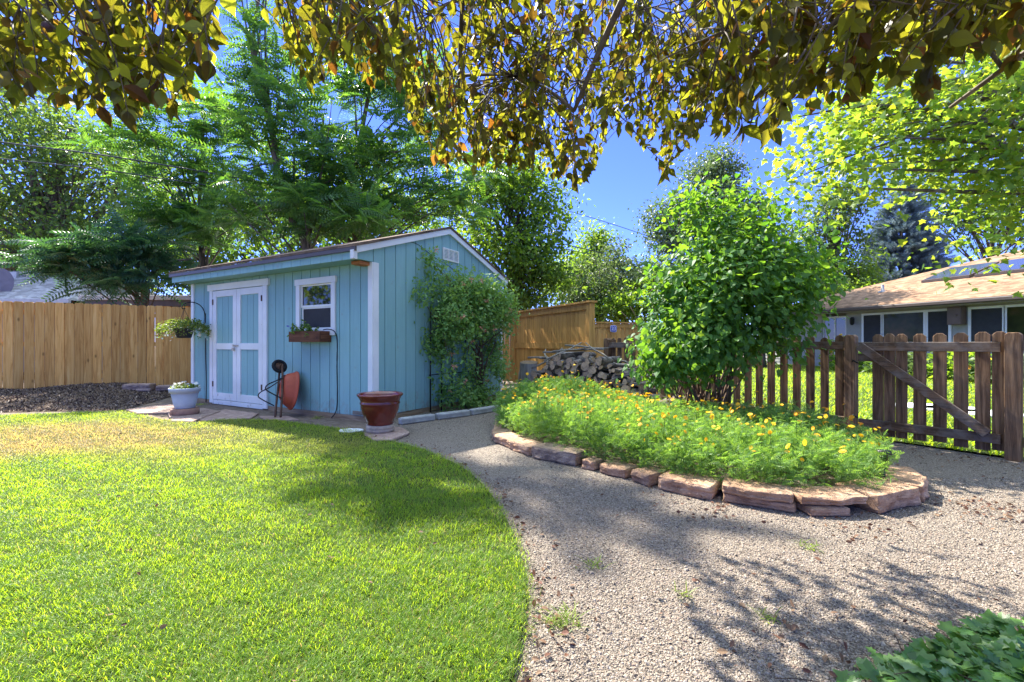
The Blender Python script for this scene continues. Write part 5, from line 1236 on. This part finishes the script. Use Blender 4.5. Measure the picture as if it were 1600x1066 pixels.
# ================================================================== CLIMBER ON THE GABLE
def climber():
    root = thing("climbing_vine", "honeysuckle climber with coral flowers covering the shed gable", "climber", tuple(S((-.25,2.15,0))))
    tk = MB(); nodes = []
    for k_ in range(16):
        b = S((-.22+rng.normal(0,.04), 2.15+rng.normal(0,.06), 0)); m_ = S((-.20+rng.normal(0,.05), 2.12+rng.normal(0,.10), rng.uniform(.6,.9))); e = S((-.22+rng.normal(-.05,.1), rng.uniform(1.0,2.9), rng.uniform(1.2,2.0)))
        c_ = smooth_curve([b, m_, (m_+e)/2+rng.normal(0,.06,3), e], 3)[:10]; tk.tube(c_, np.linspace(rng.uniform(.008,.022),.004,10), 6); nodes.append(c_)
    tk.build("stem", M['twig'], root)
    Bl = [(1.85,1.55,.90,.46,105),(2.45,1.60,.52,.42,60),(1.30,1.35,.42,.45,46),(2.75,1.15,.3,.5,30),(1.75,1.85,.65,.22,50),(1.15,1.05,.25,.25,16),(2.3,.55,.5,.30,20),(1.5,.62,.5,.35,13),(1.15,1.95,.12,.30,6),(1.0,2.25,.05,.14,4),(2.0,.16,.8,.12,30),(2.95,1.75,.2,.3,12),(1.35,.25,.15,.2,6),(.85,1.75,.12,.16,5)]
    P_ = []
    for s_, z, rs, rzz, n_ in Bl:
        d = norm(rng.normal(size=(n_,3))); r_ = rng.random(n_)**.45; d = d*r_[:,None]
        th = .30 if rs > .3 else .07
        P_.append(S(np.stack([-.06-th*.9+d[:,0]*th, s_+d[:,1]*rs, np.maximum(.04, z+d[:,2]*rzz)], -1)))
    P_ = np.vstack(P_); lpc = 34; m_ = len(P_)*lpc; ps = np.repeat(P_, lpc, 0)+rng.normal(size=(m_,3))*.085
    # keep the leaves outside the wall
    tt = (ps[:,:2]-SA)@SU; ps[:,:2] -= np.maximum(0, tt+.03)[:,None]*SU; ps[:,2] = np.maximum(ps[:,2], .02)
    mb = MB(); ax = norm(rng.normal(size=(m_,3))+A_((0,0,-.2))); nr = norm(rng.normal(size=(m_,3))*.8+A_((.5,-.4,.9)))
    mb.scatter(T_OVAL, ps, ax, nr, .060*rng.uniform(.5,1.35,m_)); mb.build("foliage", M['vine_leaf'], root)
    mb = MB(); n_ = 46; i_ = rng.integers(0, len(P_), n_); c_ = P_[i_]-np.append(SU, 0)*.16+rng.normal(0,.05,(n_,3)); k_ = 9
    cc = np.repeat(c_, k_, 0); d = rand_dirs(n_*k_, .1)
    mb.scatter(T_NARROW, cc+d*.004, d, rand_dirs(n_*k_), .048*rng.uniform(.8,1.2,n_*k_)); mb.build("flowers", M['vine_flower'], root)
    tw = MB(); nd = np.vstack(nodes)
    for p_ in P_[::2]:
        j = int(np.argmin(np.linalg.norm(nd-p_, axis=1))); tw.tube(curve3(nd[j], p_, .05, 5, .06), np.linspace(.005,.002,5), 4)
    tw.build("twigs", M['twig'], root)
climber()

# ================================================================== MARIGOLDS
BED = [tuple(g_) for g_ in gp]
inset = [(-.12,5.05),(.02,4.55),(.38,3.98),(.68,3.62),(1.0,3.28),(1.35,2.98),(1.75,2.83),(2.2,2.86),(2.48,3.0),(2.72,3.35),(2.95,3.75),(2.95,4.5),(2.6,5.2),(2.0,5.9),(1.4,6.5),(.9,6.9),(.3,6.8),(-.1,6.0),(-.2,5.5)]
sheet("flower_bed_soil", [(x,y) for x,y in inset], .05, M['dirt'])
def marigolds():
    n_ = 2700; pts = np.stack([rng.uniform(-.3,3.1,n_*3), rng.uniform(2.7,7.0,n_*3)], -1); pts = pts[inside(inset, pts)][:n_]; n_ = len(pts)
    I = A_(inset)
    dd = np.min(np.linalg.norm(pts[:,None]-I[None], axis=2), axis=1)
    hh = np.array([.355+.13*mnoise.noise((p_[0]*1.3,p_[1]*1.3,0))+.05*mnoise.noise((p_[0]*4,p_[1]*4,5)) for p_ in pts])
    hh += .10*np.clip((pts[:,1]-3.2)/3, 0, 1)
    hh *= 1-.40*np.clip((pts[:,0]-.8)/.8, 0, 1)*np.clip((pts[:,1]-3.9)/1.0, 0, 1)
    hh *= np.clip(.60+1.0*dd, .60, 1)*rng.uniform(.72,1.1,n_)
    mb = MB(); k_ = 16
    b = np.repeat(pts, k_, 0); h2 = np.repeat(hh, k_); f = rng.random(n_*k_)**.6
    ps = np.concatenate([b+rng.normal(0,.028,(n_*k_,2))+rng.normal(0,.02,(n_*k_,2)), (.05+h2*f)[:,None]], 1)
    t = rng.random(n_*k_)*6.28; ax = np.stack([np.cos(t), np.sin(t), rng.normal(.55,.5,n_*k_)], -1)
    mb.scatter(T_FERN, ps, ax, rand_dirs(n_*k_, 1.2), .064*rng.uniform(.6,1.25,n_*k_), 0)
    # flower heads on stalks
    m_ = 700; i_ = rng.choice(n_, m_, replace=False); wgt = hh[i_]; c_ = np.concatenate([pts[i_], (.05+wgt*1.0+rng.uniform(.0,.07,m_))[:,None]], 1)
    long_ = rng.random(m_) < .12; c_[long_,2] += rng.uniform(.03,.12,long_.sum())
    ax = rand_dirs(m_); nr = norm(rng.normal(0,.28,(m_,3))+A_((0,-.1,1)))
    mb.scatter(petals(9,.12), c_, ax, nr, .0185*rng.uniform(.6,1.25,m_), 1); mb.scatter(petals(7,.25), c_+nr*.004, ax, nr, .013*rng.uniform(.7,1.2,m_), 1)
    for p_ in c_: mb.tube([(p_[0]+rng.normal(0,.02), p_[1]+rng.normal(0,.02), max(.05, p_[2]-.20)), p_-A_((0,0,.003))], .0022, 3, 2)
    tag(mb.build("marigolds", [M['marigold_leaf'], M['marigold_flower'], M['pot_leaf']], origin=(1.3,4.5,.05)), "mass of ferny green marigolds with small yellow and orange flowers filling the stone edged bed", "flowers", None, "stuff")
marigolds()

# ================================================================== GRASS
def grass(name, poly, boxes, label, zb, hmean, dryfn, wid=1.0):
    mb = MB(); Pp, Hh = [], []
    for x0, x1, y0, y1, dens in boxes:
        n_ = int((x1-x0)*(y1-y0)*dens); p_ = np.stack([rng.uniform(x0,x1,n_), rng.uniform(y0,y1,n_)], -1); p_ = p_[inside(poly, p_+rng.normal(0, .022, p_.shape))]
        Pp.append(p_)
    p_ = np.vstack(Pp); n_ = len(p_)
    q_ = p_/.085; cell = np.floor(q_+.3*np.sin(q_[:,::-1]*1.7)).astype(np.int64); hsh = ((cell[:,0]*73856093) ^ (cell[:,1]*19349663)) & 1023
    lt = hsh/1023*6.283; tall = .85+.3*((hsh*7919 % 1024)/1024)
    t = lt+rng.normal(0,1.6,n_); lean = rng.uniform(.1,.85,n_)
    ax = np.stack([np.cos(t)*lean, np.sin(t)*lean, np.ones(n_)], -1); nr = np.stack([-np.cos(t), -np.sin(t), .6+0*t], -1)+rng.normal(0,.25,(n_,3))
    h_ = hmean*tall*rng.uniform(.55,1.25,n_)
    dist = np.hypot(p_[:,0], p_[:,1]); wsc = wid*(1+.20*np.clip(dist-1.5, 0, 6))
    sc_ = np.stack([h_**.5*hmean**.5*wsc*.95, h_, h_], -1)
    mb.scatter(T_BLADE, np.concatenate([p_, np.full((n_,1), zb)], 1), ax, nr, sc_, 0, dryfn(p_))
    return tag(mb.build(name, M['grass'], attr="dry", origin=(0,3,zb)), label, "grass", None, "stuff")
def dry_front(p_):
    nz = np.array([mnoise.noise((x*.9,y*1.3,3))+.5*mnoise.noise((x*3.5,y*3.5,7)) for x, y in p_])
    d = np.exp(-(((p_[:,0]+4.9)/1.9)**2+((p_[:,1]-4.75)/1.15)**2))*1.35+.35*nz+.25*np.exp(-(((p_[:,0]+2.2)/1.4)**2+((p_[:,1]-4.6)/.5)**2))
    d = np.where(rng.random(len(p_)) < .05, .8, d-.12)
    return np.clip(d*rng.uniform(.5,1.5,len(p_)), 0, 1)
grass("lawn_grass", LAWN, [(-3.2,.3,.9,2.1,30000),(-4.4,.3,2.1,3.1,18000),(-6,.3,3.1,4.5,10000),(-9,.2,4.5,6.9,5500)], "short bright green lawn grass with a straw coloured dry patch at the left", .02, .034, dry_front, .62)
grass("yard_grass", YARD, [(3.6,9,2.5,7,1400),(3.0,15,7,22,420)], "sunlit lawn grass beyond the picket fence and gate", .004, .07, lambda p_: np.clip(rng.normal(.05,.1,len(p_)),0,1), 1.0)
# weeds by the shed and sprigs in the gravel
mb = MB(); pp_ = []
for px_, py_ in ((745,925),(880,975),(860,882),(1262,857),(1205,968),(720,650)): pass
for cx_, cy_, n_, s_ in ((*G(880,972)[:2],60,.06),(*G(925,885)[:2],22,.04),(*G(1265,858)[:2],24,.045),(*G(1066,930)[:2],14,.03),(*G(1205,968)[:2],16,.03),(*S((.9,-.12,0))[:2],60,.08),(*S((3.75,-.2,0))[:2],70,.08)):
    q_ = A_((cx_,cy_))+rng.normal(0,s_*.6,(n_,2)); t = rng.random(n_)*6.28
    mb.scatter(T_BLADE, np.concatenate([q_, np.full((n_,1), .003)], 1), np.stack([np.cos(t), np.sin(t), np.full(n_,.9)], -1), np.stack([-np.cos(t), -np.sin(t), 0*t+.5], -1), np.stack([np.full(n_,.04), rng.uniform(.03,.08,n_), np.full(n_,.05)], -1), 0, np.full(n_, .1))
tag(mb.build("weeds", M['grass'], attr="dry"), "sparse weeds sprouting from the gravel and along the shed wall", "weeds", None, "stuff")

# ================================================================== GRAVEL, CHIPS, FALLEN LEAVES
lawn_a = A_(LAWN)
def on_path(p_): return ~inside(LAWN, p_) & ~inside(inset, p_) & inside(PATH, p_)
Pp = []
for x0, x1, y0, y1, dens in ((-.5,2.6,.95,2.2,26000),(-.6,4.0,2.2,3.4,12000),(-1.8,5,3.4,6.5,1500)):
    n_ = int((x1-x0)*(y1-y0)*dens); p_ = np.stack([rng.uniform(x0,x1,n_), rng.uniform(y0,y1,n_)], -1); Pp.append(p_[on_path(p_)])
p_ = np.vstack(Pp); n_ = len(p_); s_ = .0050*np.exp(rng.normal(0,.35,n_))*(1+.10*np.clip(p_[:,1]-2,0,4))
mb = MB(); mb.scatter(T_PEB, np.concatenate([p_, (s_*.12)[:,None]], 1), rand_dirs(n_, 0, .3), rand_dirs(n_, 2.0), s_[:,None]*np.stack([rng.uniform(.7,1.2,n_), rng.uniform(.8,1.4,n_), rng.uniform(.6,1.1,n_)], -1))
tag(mb.build("gravel", M['pebble'], origin=(1,3,0)), "loose grey and pinkish pea gravel covering the path", "gravel", None, "stuff")
n_ = 19000; a = MULCH_Q[rng.integers(0, len(MULCH_Q), n_)]; u_ = rng.random((n_,1)); v_ = rng.random((n_,1))
ps = (MULCH_V[a[:,0]]*(1-u_)+MULCH_V[a[:,1]]*u_)*(1-v_)+(MULCH_V[a[:,3]]*(1-u_)+MULCH_V[a[:,2]]*u_)*v_+A_((0,0,.008))
mb = MB(); mb.scatter(T_CHIP, ps, rand_dirs(n_, 0, .35), rand_dirs(n_, 1.3), rng.uniform(.02,.062,n_)); tag(mb.build("mulch_chips", M['mulch']), "dark brown wood chip mulch heaped along the cedar fence", "mulch", None, "stuff")
# fallen leaves
Pp = [np.stack([rng.uniform(-.6,4,900), rng.uniform(1,5,900)], -1)]
e_ = edge[6:]; k_ = rng.integers(0, len(e_), 420); Pp.append(e_[k_]+np.abs(rng.normal(0,.07,(420,1)))*A_((1,.15))+rng.normal(0,.03,(420,2)))
for c_, n2, s2 in (((2.85,2.75),130,.16),((1.95,2.52),50,.14),((1.2,2.75),40,.12),((1.0,1.45),70,.2),((3.9,3.9),80,.25),((.95,2.95),30,.2)): Pp.append(A_(c_)+rng.normal(0,s2,(n2,2)))
Pp[0] = Pp[0][rng.random(900) < .14]
p_ = np.vstack(Pp); p_ = p_[on_path(p_)]; n_ = len(p_)
mb = MB(); mb.scatter(T_OVAL, np.concatenate([p_, rng.uniform(.006,.018,(n_,1))], 1), rand_dirs(n_, .1, .3), rand_dirs(n_, 1.4), rng.uniform(.014,.036,n_))
q_ = np.stack([rng.uniform(-5,0,160), rng.uniform(1.2,5.5,160)], -1); q_ = q_[inside(LAWN, q_)]; mb.scatter(T_OVAL, np.concatenate([q_, np.full((len(q_),1), .045)], 1), rand_dirs(len(q_), .1, .3), rand_dirs(len(q_), 1.4), rng.uniform(.012,.03,len(q_)))
tag(mb.build("fallen_leaves", M['litter']), "small dry reddish brown leaves scattered over the gravel path and lawn", "leaves", None, "stuff")

# ================================================================== IVY, YARD PLANTS
def ivy():
    n_ = 2400; c_ = A_((1.75,1.38)); q_ = c_+rng.normal(0,1,(n_,2))*A_((.42,.17))
    edge_ = lambda x, y: (y < 1.45+.10*(x-1.0)+.05*np.sin(x*9)) & (x > 1.0+.10*np.sin(y*14)) & (x < 2.9) & (y > .6)
    q_ = np.vstack([q_, np.stack([rng.uniform(.9,2.8,n_), rng.uniform(.6,1.75,n_)], -1)]); q_ = q_[edge_(q_[:,0], q_[:,1])]; n_ = len(q_)
    z = .012+.065*rng.random(n_)**.8*np.clip((q_[:,0]-.85)*1.6, .25, 1)
    mb = MB(); t = rng.random(n_)*6.28
    ax = np.stack([np.cos(t), np.sin(t)-.3, rng.normal(-.1,.25,n_)], -1); nr = norm(rng.normal(0,.42,(n_,3))+A_((-.1,-.35,1)))
    mb.scatter(T_IVY, np.concatenate([q_, z[:,None]], 1), ax, nr, .044*rng.uniform(.5,1.4,n_), 0)
    for i in range(220):
        b = A_((*q_[i], .005)); e = b+A_((rng.normal(0,.12), rng.normal(0,.08), rng.uniform(.01,.05))); mb.tube(curve3(b, e, .15, 5, .05), .0015, 4, 1)
    tag(mb.build("ivy", [M['ivy_leaf'], M['twig']], origin=(1.7,1.3,0)), "glossy green ivy patch spilling over the gravel in the near right corner", "ivy", None, "stuff")
ivy()
def yard_plant(c_, r_, h_, n_, sz, label, m, T=T_OVAL, fl=None, group="plants along the house wall"):
    root = thing("garden_plant", label, "plant", (*c_, 0), group)
    mb = MB(); t = rng.random(n_)*6.28; rr = r_*rng.random(n_)**.6; z = h_*(.15+.85*rng.random(n_)*np.sqrt(np.maximum(.05, 1-(rr/r_)**2)))
    ps = np.stack([c_[0]+rr*np.cos(t), c_[1]+rr*np.sin(t), z], -1)
    mb.scatter(T, ps, np.stack([np.cos(t), np.sin(t), rng.normal(.25,.4,n_)], -1), rand_dirs(n_, 1.0), sz*rng.uniform(.6,1.25,n_)); mb.build("leaves", m, root)
    mb = MB()
    for k_ in range(14): mb.tube([(*c_,0), ps[k_]], .006, 4)
    mb.build("stalks", M['green_leaf'], root)
    if fl: 
        mb = MB(); i_ = rng.integers(0, n_, fl); mb.scatter(T_FLOWER, ps[i_]+A_((0,0,.08)), rand_dirs(fl), rand_dirs(fl,1.0), .06); mb.build("flowers", M['marigold_flower'], root)
hp = lambda px, Y: ((px-800)/F*Y, Y)
yard_plant(hp(1445,13.5), .75, .85, 500, .20, "broad leaved plant by the house seen at the gate's left pickets", M['silver_leaf'])
yard_plant(hp(1500,12.5), .8, .9, 500, .20, "broad leaved plant by the house seen behind the gate brace", M['green_leaf'])
yard_plant(hp(1560,11.5), .7, .75, 420, .18, "low pale plant by the house seen at the gate's right pickets", M['silver_leaf'], fl=12)
yard_plant(hp(1313,17.5), .6, 1.3, 420, .17, "taller plant with yellow flowers seen between the fence pickets left of the gate", M['green_leaf'], fl=26)
yard_plant(hp(1335,16.5), .6, .8, 340, .18, "leafy plant against the siding just left of the gate's hinge post", M['green_leaf'])
yard_plant(hp(1395,15.0), .7, .7, 380, .18, "leafy plant under the house windows behind the gate's first pickets", M['dark_leaf'])
yard_plant(hp(1640,10.5), .8, .8, 300, .18, "pale leafy plant by the house right of the gate latch post", M['silver_leaf'])
